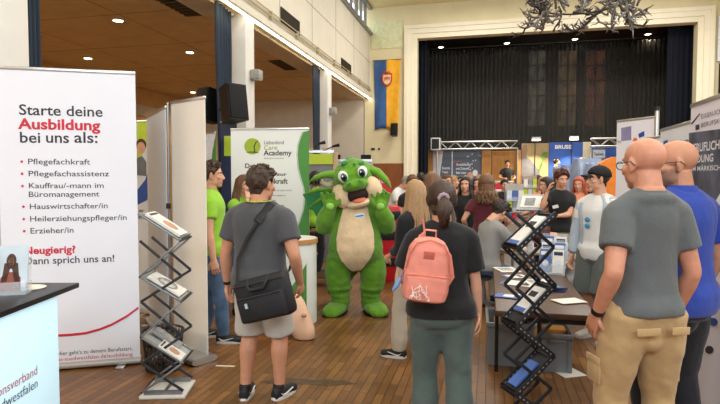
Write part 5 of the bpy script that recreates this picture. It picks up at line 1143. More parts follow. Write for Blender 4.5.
# ------------------------------------------------------------------ the people of the fair
H_DK = M('hair_dark', '241a14', .42, .35, 60, .4, 90, stretch=(5, 5, .8)); H_BR = M('hair_brown', '3d2a1d', .42, .35, 60, .4, 90, stretch=(5, 5, .8)); H_MB = M('hair_mid_brown', '6b4a30', .42, .3, 60, .4, 90, stretch=(5, 5, .8))
H_BL = M('hair_dark_blond', 'a5825a', .42, .3, 60, .4, 90, stretch=(5, 5, .8)); H_RD = M('hair_copper', 'a8441c', .42, .3, 60, .4, 90, stretch=(5, 5, .8)); H_AU = M('hair_auburn', '4c2018', .42, .3, 60, .4, 90, stretch=(5, 5, .8)); H_GY = M('hair_grey', '8e8880', .5, .2, 60)
STUB = M('stubble', '6b5146', .7, .2, 90)
def cloth(n, c, var=.08, rough=.85): return M(n, c, rough, var, 6, .25, 120, sheen=.15)
BLK = cloth('cloth_black', '121214', .2); T_GREY = cloth('tee_charcoal', '47484b'); T_LGREY = cloth('tee_light_grey', '8d8b88'); T_GREEN = cloth('tee_lime', '8cc02e'); T_OLV = cloth('tee_slate', '5a5e5f')
T_MAR = cloth('tee_maroon', '5a1c28'); P_BLUE = cloth('polo_blue', '233f9a'); WH_C = cloth('cloth_white', 'd9d7d4', .04); DEN_L = cloth('denim_pale', 'a9b4c0', .12); JEANS = cloth('jeans_blue', '46607f', .25)
S_BEI = cloth('shorts_beige_grey', 'b3ada6', .05); S_GRN = cloth('shorts_grey_green', '5d6360', .06); C_BEI = cloth('cargo_beige', 'b39468', .07); P_TEAL = cloth('trousers_grey_green', '4e5b57', .1); P_NAVY = cloth('trousers_navy', '16181f', .2); P_CRM = cloth('trousers_cream', 'b8ae9c', .07); PEACH = cloth('top_peach', 'e08f6c'); STRIPE = cloth('blouse_pale_blue', 'b8bec6', .1)
SH_B = dict(mat=M('shoe_black', '1a1a1d', .6, .2, 30), sole=M('sole_white', 'd8d6d2', .6)); SH_BN = dict(SH_B, swoosh=M('sole_white', '')); SH_W = dict(mat=M('shoe_white', 'c9c3b8', .6, .06, 20), sole=M('sole_white', '')); SH_D = dict(mat=M('shoe_black', ''), sole=M('sole_black', '101012', .6)); SH_BW = dict(SH_B, swoosh=M('sole_white', ''))
SOCK = cloth('sock_white', 'dedbd6', .03)
def garment_box(R, name, mat, fn):
    b = MB(); fn(b); b.v = [tuple(Vector(p)*R.S) for p in b.v]; return b.build(name, mat, R.root, 40)

# man with shoulder bag
R = human('man in charcoal tee and pale shorts with black shoulder bag, seen from behind', 260.5, 3.98, 17, 1.755, 'm', SKIN_TAN, turn=-22, nod=4, neck=.015, wide=1.13, thick=1.08,
    lh=(-.31, .04, .86), rh=(.29, .08, .90), lf=(-.12, -.03), rf=(.13, .05), lya=-14, rya=14, top=dict(mat=T_GREY, neck=T_GREY, drape=.012, hem=.84, sleeve=.62), bottom=dict(kind='shorts', mat=S_BEI, len=.95, loose=.018), shoes=SH_BN, hair=dict(mat=H_BR, style='short', t=.018, amp=.012, n=120))
lanyard(R, LIME, None, False); watch(R, 0, BLACK); MAN = R
# his bag
bp = R.root.matrix_basis if False else None
Mr = Matrix.Translation(R.root.location) @ Matrix.Rotation(R.root.rotation_euler.z, 4, 'Z')
NYL = M('bag_nylon', '17171a', .6, .25, 40, .3, 200)
t = thing('shoulder_bag', 'black laptop shoulder bag hanging across the back of the man in shorts', 'bag', Mr @ Vector((.165, -.25, .83)), R.root.rotation_euler.z)
rt = math.radians(16); t.rotation_euler = (0, -rt, R.root.rotation_euler.z)
b = MB(); b.box((0, 0, 0), (.41, .12, .30), bev=.04); b.build('body', NYL, t, 60)
b = MB(); b.box((0, -.068, -.05), (.36, .05, .18), bev=.022); b.build('front_pocket', NYL, t, 60); b = MB(); b.box((0, -.094, .03), (.33, .012, .012), bev=.003); b.box((0, -.062, .115), (.39, .012, .01), bev=.003); b.build('zip', M('zip_dark', '3a3a3e', .35, metal=.5), t)
b = MB(); b.tube([(-.08, -.03, .145), (-.07, -.075, .10), (-.05, -.085, .075), (.05, -.085, .075), (.07, -.075, .10), (.08, -.03, .145)], .013, n=8); b.build('carry_handle', NYL, t)
b = MB(); b.box((-.1, -.1, -.02), (.02, .008, .035)); b.build('zip_pull', ALU, t)
inv = (Matrix.Translation(t.location) @ t.rotation_euler.to_matrix().to_4x4()).inverted() @ Mr
S_ = R.S; SPt = lambda x, y, z: inv @ (R.SP((x, y, z))*S_)
b = MB(); b.tube([Vector((-.19, 0, .12)), SPt(-.1, -.155, 1.10), SPt(-.02, -.165, 1.25), SPt(.08, -.15, 1.40), SPt(.125, -.06, 1.492), SPt(.125, .05, 1.47), SPt(.09, .15, 1.36), SPt(.1, .17, 1.2), SPt(.2, .13, 1.05), SPt(.245, -.02, 1.0), Vector((.195, .0, .12))], .015, n=8, flat=.25, up=(0, 1, 0)); b.build('strap', NYL, t)
b = MB(); b.tube([SPt(.06, -.163, 1.375), SPt(.125, -.06, 1.505), SPt(.127, .01, 1.502)], .032, n=8, flat=.3, up=(0, 1, 0)); b.build('strap_pad', NYL, t)
# lime young man, profile
R = human('young man in lime polo and jeans standing beside the white banner back', 212, 5.45, 82, 1.82, 'm', top=dict(mat=T_GREEN, collar=T_GREEN, drape=.02, hem=.80), bottom=dict(kind='long', mat=JEANS), shoes=SH_BN, rf=(.12, .12), lf=(-.1, -.1), hair=dict(mat=H_BR, style='short', t=.016, amp=.008), lh=(-.24, .06, .84), rh=(.26, .05, .82))
# lime woman with hand at the mouth
R = human('woman in lime tee with long brown hair holding a hand to her mouth', 243, 6.55, 128, 1.70, 'f', top=dict(mat=T_GREEN, neck=T_GREEN, drape=.01, hem=.84), bottom=dict(kind='long', mat=JEANS), shoes=SH_D, hair=dict(mat=H_MB, style='long', L=.22, n=70, seed=3), nod=8, rh=(.05, .15, 1.50), re=(.6, -.2, -.8), lh=(-.1, .26, 1.12), curl=.9, palm_r=(-.3, -1, .2))
# small lime helper behind the dragon
human('helper with dark hair in lime tee behind the left wing of the dragon', 316, 9.2, 70, 1.78, 'f', top=dict(mat=T_GREEN, drape=.01, hem=.84), bottom=dict(kind='long', mat=P_NAVY), shoes=SH_D, hair=dict(mat=H_DK, style='bob', L=.03, n=40, seed=5), rh=(.12, .3, 1.2), lh=(-.12, .3, 1.15))
# white shirt man
human('grey haired man in white shirt and black trousers leaning at the white counter', 394, 10.5, 120, 1.76, 'm', lean=24, nod=14, top=dict(mat=WH_C, collar=WH_C, drape=.015), bottom=dict(kind='long', mat=P_NAVY, belt=BLK), shoes=SH_D, hair=dict(mat=H_GY, style='short', t=.008, amp=.003, n=30), rh=(.15, .42, 1.0), lh=(-.15, .42, 1.0))
# blond girl
R = human('girl with long dark blond hair in black top left of the pink backpack', 415, 4.95, -38, 1.64, 'f', top=dict(mat=BLK, hem=.93, sleeve=1.6), bottom=dict(kind='long', mat=P_CRM, loose=.02, hem=.03), shoes=SH_BW, lf=(-.16, .06), rf=(.1, -.04), lya=-30, hair=dict(mat=H_BL, style='long', L=.42, n=110, seed=4, brow=False), lh=(-.12, .26, 1.0), le=(-.2, -.5, -1), turn=-12)
human('girl with long brown hair standing behind the blond girl', 432, 5.7, 8, 1.72, 'f', top=dict(mat=cloth('top_brown', '4c4038'), sleeve=1.8), bottom=dict(kind='long', mat=JEANS), shoes=SH_D, hair=dict(mat=H_MB, style='long', L=.35, n=90, seed=6, brow=False))
# girl with backpack
R = human('girl with brown ponytail in black tee and grey green trousers wearing the pink backpack', 441, 3.32, 3, 1.645, 'f', wide=1.12, top=dict(mat=BLK, drape=.012, hem=.885, sleeve=.78, loose=.018), bottom=dict(kind='long', mat=P_TEAL, loose=.026, hem=.045, wr=.009), shoes=SH_W, lf=(-.10, .02), rf=(.13, -.1), turn=0, nod=-2, rh=(.27, .03, .80), lh=(-.2, .25, 1.0),
    hair=dict(mat=H_BR, style='pony', t=.016, amp=.005, L=.20, n=60, tie=M('scrunchie_lilac', '9a8590', .7, .1), brow=False)); GIRL = R
Mr = Matrix.Translation(R.root.location) @ Matrix.Rotation(R.root.rotation_euler.z, 4, 'Z'); S_ = R.S
PK = M('pack_pink', 'dd8a78', .7, .06, 10, .25, 60); PK2 = M('pack_pink_dark', 'cf7263', .7, .06, 10, .2, 60)
loc = Mr @ Vector((-.125, -.255, .955)); t = thing('backpack', 'salmon pink backpack with white scribble print hanging on one shoulder of the girl', 'backpack', loc, R.root.rotation_euler.z); t.rotation_euler = (.10, .10, R.root.rotation_euler.z); t.scale = (.84, .84, .84)
mb = MB(); mb.loft([((0, 0, z), (w_, 0, 0), (0, d_, 0)) for z, w_, d_ in ((.0, .10, .06), (.012, .145, .095), (.06, .158, .108), (.18, .156, .108), (.28, .148, .1), (.36, .13, .088), (.41, .10, .07), (.435, .05, .04))], 32, e=3.0); me = fuse(mb, .008, 3); wrinkle(me, .006, (8, 8, 8), 3); finish('body', me, PK, t)
mb = MB(); mb.loft([((0, -.085, z), (w_, 0, 0), (0, d_, 0)) for z, w_, d_ in ((.015, .10, .03), (.03, .135, .05), (.1, .142, .055), (.18, .138, .048), (.2, .12, .03))], 28, e=3.0); me = fuse(mb, .007, 3); wrinkle(me, .004, (9, 9, 9), 5); finish('front_pocket', me, PK, t)
b = MB(); b.tube([(-.14, -.1, .19), (-.07, -.137, .203), (.07, -.137, .203), (.14, -.1, .19)], .004, n=6); b.tube([(-.145, -.06, .22), (-.13, -.075, .33), (-.09, -.075, .405), (0, -.07, .43), (.09, -.075, .405), (.13, -.075, .33), (.145, -.06, .22)], .0045, n=6); b.build('zip', PK2, t)
b = MB(); b.box((-.005, -.104, .335), (.07, .008, .06), (.3, 0, .0), bev=.003); b.build('patch', PK2, t)
b = MB(); b.tube([(-.04, .05, .42), (-.035, .04, .475), (.035, .04, .475), (.04, .05, .42)], .012, n=8, flat=.5); b.build('top_handle', PK, t)
b = MB(); rd = random.Random(9)
for k in range(16):
    a = rd.uniform(0, 6.28); x, z = rd.uniform(-.095, .03), rd.uniform(.05, .12); pts = [(x, 0, z)]
    for s in range(4): a += rd.uniform(-1.2, 1.2); x += .016*math.cos(a); z += .016*math.sin(a); pts.append((x, 0, z))
    b.tube([(max(-.12, min(.06, p[0])), -.1425 + .9*max(0, abs(p[0]) - .07)**1.5, max(.04, min(.15, p[2]))) for p in pts], .0022, n=5)
b.build('scribble_print', M('print_white', 'f2e6e0', .6), t)
inv = (Matrix.Translation(t.location) @ t.rotation_euler.to_matrix().to_4x4() @ Matrix.Scale(.84, 4)).inverted() @ Mr; SPt = lambda x, y, z: inv @ (R.SP((x, y, z))*S_)
b = MB(); b.tube([Vector((-.07, .07, .40)), SPt(-.12, -.13, 1.44), SPt(-.125, -.05, 1.515), SPt(-.125, .04, 1.50), SPt(-.12, .14, 1.38), SPt(-.14, .165, 1.2), SPt(-.215, .05, 1.06), Vector((-.13, .08, .06))], .026, n=8, flat=.3, up=(0, 1, 0)); b.build('shoulder_strap', PK, t)
b = MB(); b.tube([Vector((.07, .07, .40)), Vector((.15, .09, .3)), Vector((.185, .07, .16)), Vector((.13, .09, .03))], .016, n=8, flat=.3, up=(0, 1, 0)); b.build('hanging_strap', PK, t)
b = MB(); b.tube([(-.15, -.03, .2), (-.165, -.035, .16), (-.175, -.03, .13)], .004, n=6); b.tube([(-.175, -.03, .135), (-.19, -.03, .09), (-.21, -.03, .055)], [.012, .017, .012], n=8, m=1, round_end=True); b.build('key_tag', [BLUB, M('tag_blue', '6f93c4', .5)], t)
# the crowd in the middle
human('smiling woman with dark hair in black top facing the viewer', 465.5, 7.9, 190, 1.68, 'f', turn=-14, top=dict(mat=BLK), bottom=dict(kind='long', mat=P_NAVY), shoes=SH_D, hair=dict(mat=H_DK, style='long', L=.16, n=70, seed=8), lh=(-.15, .2, 1.02), rh=(.15, .2, 1.02))
human('woman with curly brown hair in maroon tee and light trousers, back turned', 486, 7.15, 14, 1.70, 'f', wide=1.1, top=dict(mat=T_MAR, drape=.012, hem=.9), bottom=dict(kind='long', mat=P_CRM, loose=.018), shoes=SH_D, hair=dict(mat=H_MB, style='curly', t=.03, L=.20, n=150, seed=10, spread=.05, brow=False), lh=(-.27, .12, 1.0), rh=(.24, .2, 1.05))
# seated youth
sx, sy = ST.x, ST.y; px_s = 488
R = human('youth with dark hair in light grey tee seated on the stool bending over the table', px_s, 6.58, 68, 1.74, 'm', pel=(0, -.02, .60), lean=15, nod=28, top=dict(mat=T_LGREY, neck=T_LGREY, drape=.02, hem=.88), bottom=dict(kind='long', mat=JEANS), shoes=SH_B, lf=(-.15, .46), rf=(.16, .44), lya=-10, rya=10, lfz=0, rfz=0, lh=(-.06, .42, .90), rh=(.06, .42, .96), le=(-.6, -.3, -.8), re=(.6, -.3, -.8), hair=dict(mat=H_DK, style='short', t=.022, amp=.01, n=90))
# woman in black, red brown hair
R = human('woman with short reddish brown hair in black top with raised hand and name tag', 560, 7.7, 188, 1.77, 'f', turn=10, nod=8, top=dict(mat=BLK, drape=.01, hem=.9), bottom=dict(kind='long', mat=cloth('trousers_sand', '8f8064'), loose=.02), shoes=SH_D, hair=dict(mat=H_AU, style='short', t=.028, amp=.012, n=90, seed=12), rh=(.22, .22, 1.50), re=(.4, .1, -1), lh=(.12, .24, 1.14), le=(-.6, -.1, -.6))
c = MB(); c.box(R.SP((.09, .122, 1.27)), (.09, .006, .045), (0, .25, 0)); c.v = [tuple(Vector(p)*R.S) for p in c.v]; c.build('name_tag', WH_C, R.root)
human('woman with dark bob in white tee reaching to the tilted display', 547, 8.15, 255, 1.68, 'f', top=dict(mat=WH_C, drape=.012), bottom=dict(kind='long', mat=P_NAVY), shoes=SH_D, hair=dict(mat=H_DK, style='bob', L=.08, n=50, seed=13), rh=(.12, .42, 1.16), lh=(-.12, .40, 1.10), nod=10)
human('woman with copper red hair in peach top left of the man with the cap', 578.5, 8.8, 215, 1.68, 'f', top=dict(mat=PEACH), bottom=dict(kind='long', mat=P_NAVY), shoes=SH_D, hair=dict(mat=H_RD, style='long', L=.16, n=70, seed=14), nod=8)
human('person with black hair just left of the chin of the man with the cap', 588, 9.4, 170, 1.70, 'm', top=dict(mat=BLK), bottom=dict(kind='long', mat=P_NAVY), shoes=SH_D, hair=dict(mat=H_DK, style='short'))
# man with cap
R = human('man with black cap in open pale denim shirt, white tee and grey shorts', 598, 5.45, -125, 1.775, 'm', turn=-36, lf=(-.14, .06), rf=(.12, -.06), top=dict(mat=WH_C, hem=.84, drape=.012), bottom=dict(kind='shorts', mat=S_GRN, len=.98, loose=.03), shoes=SH_W, sock=SOCK, hair=dict(mat=H_DK, style='short', t=.006, amp=.002, n=0), lh=(-.22, .12, .86), rh=(.25, .08, .84))
# open shirt: two fronts, back and sleeves as one garment
b = MB(); zs = (.80, .9, 1.02, 1.16, 1.30, 1.40, 1.46, 1.50); n_ = 26
for (a0, a1) in ((-PI*1.5 + .55, PI/2 - .55),):
    def fn(s, q):
        z = zs[0] + (zs[-1] - zs[0])*q; c_, ax, ay = R.ring(z, .045 - .025*max(0, (z - 1.3)/.2), .04 - .025*max(0, (z - 1.3)/.2)); th_ = a0 + (a1 - a0)*s; return c_ + ax*math.cos(th_) + ay*math.sin(th_)
    b.grid(fn, n_, 16)
me = b.mesh('x'); me = evaluated(me, [('SOLIDIFY', dict(thickness=.008))]); wrinkle(me, .007, (9, 9, 6), 2); set_co(me, co_of(me)*R.S); finish('open_shirt', me, DEN_L, R.root)
for k in (0, 1):
    b = MB(); up, lo = R.el[k] - R.sh[k], R.wr[k] - R.el[k]; b.tube([R.SP(((k*2 - 1)*.1, -.016, 1.445)), R.sh[k] + up*.04, R.sh[k] + up*.5, R.el[k], R.el[k] + lo*.5, R.el[k] + lo*.85], [.066, .078, .074, .068, .060, .052], n=16); me = fuse(b, .012, 3); wrinkle(me, .008, (10, 10, 9), k*3.0); set_co(me, co_of(me)*R.S); finish('sleeve', me, DEN_L, R.root)
CAPM = M('cap_black', '121214', .8, .15, 30, .15, 120)
V_, F_ = cap_part(lambda y, x: np.interp(y, [-.12, -.02, .05, .12], [.012, .022, .045, .055]), .018, 0, .012); b = MB(); b.add([R.HM(p) for p in V_], F_); b.ell(R.HM((0, -.015, .142)), .007); b.v = [tuple(Vector(p)*R.S) for p in b.v]; cp = b.build('cap', CAPM, R.root, 180)
b = MB(); b.grid(lambda s, q: R.HM((.074*math.sin((s - .5)*2.6)*(1 - .1*q), .055 + .035*math.cos((s - .5)*2.6) + .075*q*math.cos((s - .5)*1.9), .052 - .03*(2*s - 1)**2*(1 - .3*q) - .012*q)), 14, 6); me = evaluated(b.mesh('x'), [('SOLIDIFY', dict(thickness=.005))]); set_co(me, co_of(me)*R.S); finish('brim', me, CAPM, cp)
b = MB(); 
for s in (-1, 1): b.ell(R.SP((.035 + .0*s, .145, 1.22 + s*.032)), (.03, .01, .026), R.SR(1.2), 0, 12)
b.v = [tuple(Vector(p)*R.S) for p in b.v]; b.build('sunglasses', M('lens_blue', '3d86a8', .15, .1), R.root)
# seated woman with long dark red hair
R = human('woman with long dark red hair in pale blouse bending down beside the brown table', 571, 6.0, -70, 1.66, 'f', pel=(0, -.05, .56), lean=42, nod=35, top=dict(mat=STRIPE, sleeve=1.8, drape=.015), bottom=dict(kind='long', mat=BLK), shoes=SH_B, lf=(-.12, .42), rf=(.12, .40), lh=(-.1, .5, .62), rh=(.12, .5, .62), hair=dict(mat=H_AU, style='long', L=.5, n=100, seed=16, spread=.02))
SE = R.root.location.copy(); t = thing('chair', 'dark chair under the bending woman with long dark red hair', 'chair', (SE.x, SE.y, 0), R.root.rotation_euler.z); b = MB(); b.box((0, -.05, .44), (.42, .42, .04), bev=.015); b.build('seat', BLACK, t); b = MB(); b.box((0, -.27, .72), (.4, .03, .3), bev=.012); b.build('backrest', BLACK, t)
for sx_ in (-1, 1):
    for sy_ in (-1, 1): b = MB(); b.tube([(sx_*.18, -.05 + sy_*.19, .44), (sx_*.2, -.05 + sy_*.22, 0)], .013); b.build('leg', GREYM, t)
    b = MB(); b.tube([(sx_*.17, -.25, .44), (sx_*.17, -.275, .6)], .013); b.build('back_post', GREYM, t)
# bald man
R = human('bald man in slate grey tee and beige cargo trousers, back to the viewer', 643.5, 2.72, -8, 1.90, 'm', SKIN_RED, turn=14, nod=5, neck=.028, wide=.80, lf=(-.13, .02), rf=(.14, .0), lh=(-.225, .03, .91), rh=(.225, .08, .88), le=(-.35, -1, 0), re=(.35, -1, 0), curl=.3, fine=.011, head=.97, thick=1.0,
    top=dict(mat=T_OLV, neck=T_OLV, drape=.014, hem=.92, sleeve=.62, loose=.012), bottom=dict(kind='long', mat=C_BEI, loose=.018, hem=.04, wr=.009, top=.965), shoes=SH_W, hair=None, face_parts=True)
glasses(R, M('frame_dark', '22201f', .3)); watch(R, 0, BLACK); BALD = R
def cargo(R, k, s):
    kn, hp_ = R.kn[k], R.kn[k] + Vector((0, 0, .4)); c = MB(); c.box(R.kn[k] + Vector((s*.084, .01, .14)), (.012, .11, .12), bev=.005); c.box(R.kn[k] + Vector((s*.089, .01, .195)), (.010, .115, .035), bev=.004); c.v = [tuple(Vector(p)*R.S) for p in c.v]; c.build('cargo_pocket', C_BEI, R.root)
cargo(R, 0, -1); cargo(R, 1, 1)
for s in (-1, 1):
    c = MB(); c.box(R.SP((s*.08, -.15, .865)), (.105, .006, .035), (0, s*.06, s*.2), bev=.004); c.v = [tuple(Vector(p)*R.S) for p in c.v]; c.build('back_pocket_flap', C_BEI, R.root)
# blue polo man
R = human('bearded man with glasses in blue polo and dark trousers beside the bald man', 675, 3.05, -24, 1.90, 'm', SKIN_TAN, turn=50, nod=4, neck=.022, wide=1.12, head=1.0, thick=.98, lf=(-.12, .02), rf=(.13, -.02), lh=(-.2, .22, 1.05), rh=(.27, .08, .88), top=dict(mat=P_BLUE, collar=P_BLUE, drape=.02, hem=.85, sleeve=.66), bottom=dict(kind='long', mat=P_NAVY, loose=.028), shoes=SH_D, hair=None)
glasses(R, M('frame_dark', '')); beard(R, M('beard_brown', '94705c', .8, .2, 150), .004, .001, -.036)

# half hidden heads
human('blond person mostly hidden between the two bald headed men', 667, 4.6, -150, 1.66, 'f', top=dict(mat=WH_C), bottom=dict(kind='long', mat=JEANS), shoes=SH_W, hair=dict(mat=M('hair_light_blond', 'c9ab78', .45, .2, 60), style='bob', L=.05, n=40, seed=20))
for k, (px, Y, face, hgt, sex, tm, hm, st, lb) in enumerate(((446, 10.4, 150, 1.72, 'm', BLK, H_MB, 'short', 'man with mid brown hair in dark top behind the smiling woman, left'), (453, 11.4, 100, 1.70, 'm', PEACH, H_BL, 'short', 'person with sandy hair in peach top far behind the smiling woman'), (461, 12.2, 200, 1.70, 'f', T_LGREY, H_DK, 'bob', 'person in light grey far behind the dark hair of the smiling woman'), (421, 11.6, 20, 1.76, 'm', BLK, H_DK, 'short', 'dark haired person in black behind the blond girl'), (412, 9.0, 160, 1.70, 'm', BLK, H_MB, 'short', 'brown haired person in black between the white shirt man and the blond girl'), (477, 11.0, 200, 1.66, 'f', cloth('tee_pink', 'c4607a'), H_DK, 'bob', 'person in pink top far behind the curly haired woman'), (504, 11.6, 180, 1.62, 'm', BLK, H_DK, 'short', 'dark haired person before the red heart counter'), (542, 10.6, 190, 1.68, 'f', PEACH, H_BL, 'long', 'blond woman in peach behind the woman with the dark bob'), (537.5, 11.3, 60, 1.70, 'm', P_BLUE, H_BR, 'short', 'person in blue under the beige photo wall'))):
    human(lb, px, Y, face, hgt, sex, top=dict(mat=tm), bottom=dict(kind='long', mat=P_NAVY), shoes=SH_D, hair=dict(mat=hm, style=st, n=40, L=.1, seed=30 + k), fine=.024)
for k, (px, face, hgt, tm, hm, lb) in enumerate(((507, 180, 1.66, BLK, H_DK, 'person in black standing on the stage before the wooden wall'), (556, 100, 1.72, P_NAVY, H_DK, 'dark haired person on the stage left of the blue wall lettering end'), (581, -120, 1.74, P_BLUE, H_MB, 'person in blue shirt on the stage before the blue wall'))):
    p, Y = on_v(px, 20.1); human(lb, px, Y, face, hgt, 'm', top=dict(mat=tm, collar=WH_C if k == 2 else None), bottom=dict(kind='long', mat=P_NAVY), shoes=SH_D, hair=dict(mat=hm, n=30), fine=.024, zbase=SF, lh=(-.2, .25, 1.1), rh=(.2, .25, 1.1))
# ------------------------------------------------------------------ the green dragon costume
FUR = M('plush_green', '5f9220', .95, .16, 9, .6, 130, sheen=.2); FURD = M('plush_dark_green', '2f7a34', .95, .15, 9, .5, 130, sheen=.4); CREAMF = M('plush_cream', 'e0c49c', .95, .08, 9, .5, 130, sheen=.4); MEMB = M('wing_membrane', '2a7040', .8, .12, 6, .2, 60)
DR = thing('dragon_mascot', 'person in a green plush dragon costume with cream belly standing with raised paws', 'costumed person', at(355.5, 6.62, .9), heading(180)); DR.location.z = 0
def fur(me, amp=.006):
    P = co_of(me); Nn = no_of(me); d = np.array([noise.fractal(Vector((p[0]*30, p[1]*30, p[2]*22)), 1.0, 2.0, 3) for p in P]); d2 = np.array([noise.noise(Vector((p[0]*7, p[1]*7, p[2]*9))) for p in P]); set_co(me, P + Nn*(d*amp + d2*amp*2)[:, None])
def plush(name, mb, mat, parent=DR, vox=.014, it=4, amp=.005):
    me = fuse(mb, vox, it); fur(me, amp); return finish(name, me, mat, parent)
TB = ((.53, .13, .12, .0), (.60, .26, .2, .01), (.68, .325, .25, .02), (.8, .335, .275, .03), (.95, .31, .27, .03), (1.08, .285, .24, .02), (1.2, .25, .2, .01), (1.3, .2, .165, .0), (1.38, .15, .14, 0))
b = MB(); b.loft([((0, y, z), (rx, 0, 0), (0, ry, 0)) for z, rx, ry, y in TB], 28, e=2.2)
for s in (-1, 1):
    b.tube([(s*.185, 0, .66), (s*.215, .01, .50), (s*.215, .01, .38), (s*.195, .0, .28)], [.17, .165, .155, .13], n=20, round_end=True)
    b.tube([(s*.19, .0, .30), (s*.19, .0, .22), (s*.185, .0, .13), (s*.185, .0, .05)], [.122, .11, .118, .11], n=18)
    b.ell((s*.195, .01, .30), (.158, .155, .04)); b.ell((s*.19, 0, .21), (.132, .13, .032)); b.ell((s*.187, 0, .14), (.128, .126, .028))
    b.tube([(s*.2, .0, 1.24), (s*.30, .02, 1.15), (s*.375, .06, 1.07)], [.12, .115, .115], n=18, round_end=True)
    b.tube([(s*.375, .06, 1.07), (s*.36, .15, 1.17), (s*.31, .21, 1.27)], [.112, .105, .09], n=18, round_end=True)
b.tube([(.05, -.2, .6), (.14, -.36, .42), (.24, -.48, .26), (.34, -.56, .14)], [.16, .13, .1, .05], n=16, round_end=True)
plush('body', b, FUR)
# feet
for s in (-1, 1):
    b = MB(); b.loft([((s*.19 + s*.10*(y + .1)/.4, y, h*.5), (w_, 0, 0), (0, 0, h*.5)) for y, w_, h in ((-.14, .06, .08), (-.11, .10, .12), (0, .125, .15), (.12, .135, .135), (.22, .13, .115), (.28, .10, .09), (.31, .05, .05))], 20, e=2.6); f = plush('foot', b, FUR, amp=.004)
    b = MB(); b.loft([((s*.19 + s*.10*(y + .1)/.4, y, .008), (w_, 0, 0), (0, 0, .008)) for y, w_ in ((-.14, .07), (0, .128), (.12, .138), (.22, .133), (.29, .10))], 16); b.build('sole', BLACK, f)
# belly patch laid on the body
b = MB()
def belly(s, q):
    z = .535 + .825*q; rx, ry, y = [float(np.interp(z, [k[0] for k in TB], [k[i] for k in TB])) for i in (1, 2, 3)]
    hw = float(np.interp(z, [.53, .60, .68, .8, .95, 1.1, 1.25, 1.36], [.02, .10, .16, .215, .22, .19, .15, .12])); x = (s*2 - 1)*hw; u = min(.98, abs(x)/rx); return Vector((x, y + (ry + .022)*(1 - u**2.2)**(1/2.2), z))
b.grid(belly, 22, 30); me = evaluated(b.mesh('x'), [('SOLIDIFY', dict(thickness=.04, offset=0)), ('SUBSURF', dict(levels=1))]); fur(me, .004); finish('belly', me, CREAMF, DR)
# paws with four stubby fingers
for s in (-1, 1):
    b = MB(); c = Vector((s*.295, .235, 1.33)); b.ell(c, (.085, .07, .085), n=18)
    for k in range(4):
        x = (-.066 + .044*k); a = x*3.2; b.tube([c + Vector((x, .01, .04)), c + Vector((x*1.35, .02, .105 - abs(k - 1.5)*.008)), c + Vector((x*1.5, .045, .15 - abs(k - 1.5)*.012))], [.029, .0275, .023], n=12, round_end=True)
    b.tube([c + Vector((-s*.06, .03, -.01)), c + Vector((-s*.105, .05, .03)), c + Vector((-s*.115, .06, .065))], [.03, .028, .022], n=12, round_end=True)
    p = plush('paw', b, FUR, vox=.010, it=3, amp=.003)
    w_ = MB(); w_.ell(c + Vector((0, .055, -.01)), (.05, .025, .045), n=14); w_.build('paw_pad', M('plush_light_green', '8fc25a', .95, .1, 12), p, 180)
# head: own frame, tilted
HC = Vector((-.0, .06, 1.575)); HR = Matrix.Rotation(math.radians(14), 3, 'Y') @ Matrix.Rotation(math.radians(-4), 3, 'X')
def hp(p): return HC + HR @ Vector(p)
def hplace(mb): mb.v = [tuple(hp(p)) for p in mb.v]; return mb
b = MB(); b.ell((0, -.02, .08), (.255, .25, .235), n=28); b.ell((0, .0, -.08), (.27, .24, .19), n=28); b.ell((0, .225, .005), (.16, .13, .068), n=24)
for s in (-1, 1): b.ell((s*.065, .315, .04), (.042, .042, .034)); b.ell((s*.115, .2, .13), (.08, .055, .085))
HD = plush('head', hplace(b), FUR, vox=.013)
for s in (-1, 1):
    b = MB(); b.ell((s*.185, .13, -.09), (.115, .13, .15), n=20); plush('cheek', hplace(b), CREAMF, HD, amp=.003)
b = MB(); b.ell((0, .165, -.215), (.16, .15, .055), n=22); plush('lower_jaw', hplace(b), CREAMF, HD, amp=.003)
MO = M('mouth_dark', '2c1512', .8); b = MB(); b.ell((0, .16, -.11), (.15, .13, .095), n=22); hplace(b).build('mouth', MO, HD, 180)
b = MB(); b.ell((0, .24, -.17), (.08, .075, .035), (-.3, 0, 0), n=18); hplace(b).build('tongue', M('tongue_orange', 'd8775a', .6), HD, 180)
for s in (-1, 1):
    b = MB(); b.ell((s*.06, .352, .052), (.014, .01, .012)); hplace(b).build('nostril', FURD, HD, 180)
    b = MB(); b.ell((s*.118, .222, .135), (.062, .045, .074), (-.15, 0, s*-.25), n=20); e = hplace(b).build('eye', M('eye_white', ''), HD, 180)
    b = MB(); b.ell((s*.110, .254, .128), (.042, .022, .053), (-.15, 0, s*-.25), n=18); hplace(b).build('iris', M('iris_teal', '1f5a58', .2), e, 180)
    b = MB(); b.ell((s*.109, .264, .126), (.029, .016, .037), (-.15, 0, s*-.25), n=16); hplace(b).build('pupil', M('pupil_black', '080a0a', .1), e, 180)
    b = MB(); b.ell((s*.109 + .012, .276, .145), (.011, .006, .012)); hplace(b).build('highlight', M('eye_white', ''), e, 180)
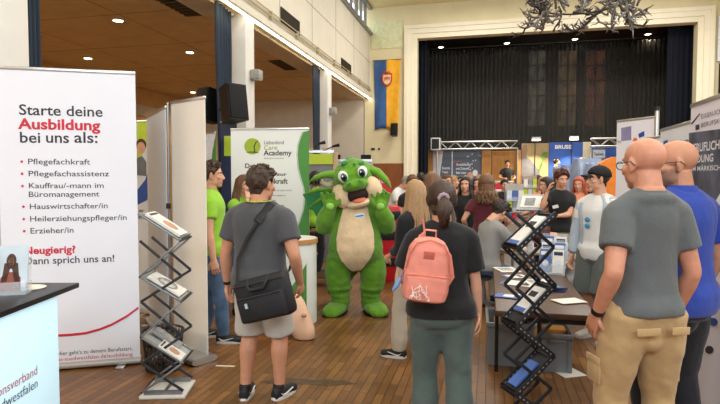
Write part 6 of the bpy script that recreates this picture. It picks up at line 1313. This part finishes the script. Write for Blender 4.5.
# ears (viewer's left one points out, the other hangs), cream horn, spots, spines
b = MB(); b.tube([(.20, -.02, .17), (.33, .0, .20), (.46, .0, .19), (.54, .0, .16)], [.085, .075, .05, .015], n=18, flat=.6, round_end=True); plush('ear', hplace(b), FUR, HD, .011, 3, .003)
b = MB(); b.tube([(-.20, .02, .14), (-.30, .05, .08), (-.37, .07, -.04), (-.40, .08, -.13)], [.085, .08, .06, .02], n=18, flat=.6, round_end=True); plush('ear', hplace(b), FUR, HD, .011, 3, .003)
HOR = M('horn_cream', 'd9c79a', .7, .08, 10)
for s in (1,):
    b = MB(); b.tube([(s*.24, -.08, .08), (s*.33, -.06, .07), (s*.39, -.05, .12), (s*.40, -.05, .17)], [.035, .028, .018, .006], n=12); hplace(b).build('horn', HOR, HD, 180)
for x, y, z, r in ((.06, .10, .285, .05), (-.13, .13, .235, .04), (.0, -.05, .31, .05), (-.05, .17, .25, .022)):
    b = MB(); b.ell((x, y, z), (r, r*.9, r*.45), (-.6, 0, 0), n=14); hplace(b).build('dark_spot', FURD, HD, 180)
# wings
for s in (1, -1):
    W0 = Vector((s*.2, -.2, 1.2)); k_ = 1 if s > 0 else .5
    pts = [(0, .2), (.10, .30), (.28, .30), (.47, .235), (.42, .16), (.41, .06), (.34, .04), (.30, -.03), (.20, -.0), (.12, -.1), (.0, -.1)]
    b = MB(); b.prism([(x*k_, z) for x, z in pts], W0, (s, -.12, 0), (0, 0, 1), .02); wv = b.build('wing', MEMB, DR, 30)
    f = lambda x, z: W0 + Vector((s*x*k_, -.12*x*k_, z))
    for P in (((0, .2), (.10, .30), (.28, .30), (.47, .235)), ((.06, .24), (.25, .18), (.41, .06)), ((.04, .2), (.17, .1), (.30, -.03)), ((.02, .16), (.08, .04), (.12, -.1))):
        b = MB(); b.tube([f(*q) for q in P], [.034, .03, .024, .012][-len(P):], n=8); b.build('wing_rib', FUR, wv, 180)
for k in range(4):
    z = 1.1 - .17*k; b = MB(); b.prism([(-.09, 0), (.09, 0), (0, .12)], (0, -.24 - .012*k, z), (0, 0, 1), (0, -1, 0), .035); b.build('back_spine', FURD, DR, 30)
b = MB(); b.box((-.05, .258, 1.20), (.12, .012, .065), (-.15, .14, 0), bev=.008); bd = b.build('name_badge', M('badge_white', 'dde6ee', .5), DR); b = MB(); b.box((-.05, .265, 1.205), (.09, .008, .012), (-.15, .14, 0)); b.build('badge_print', BLUB, bd)
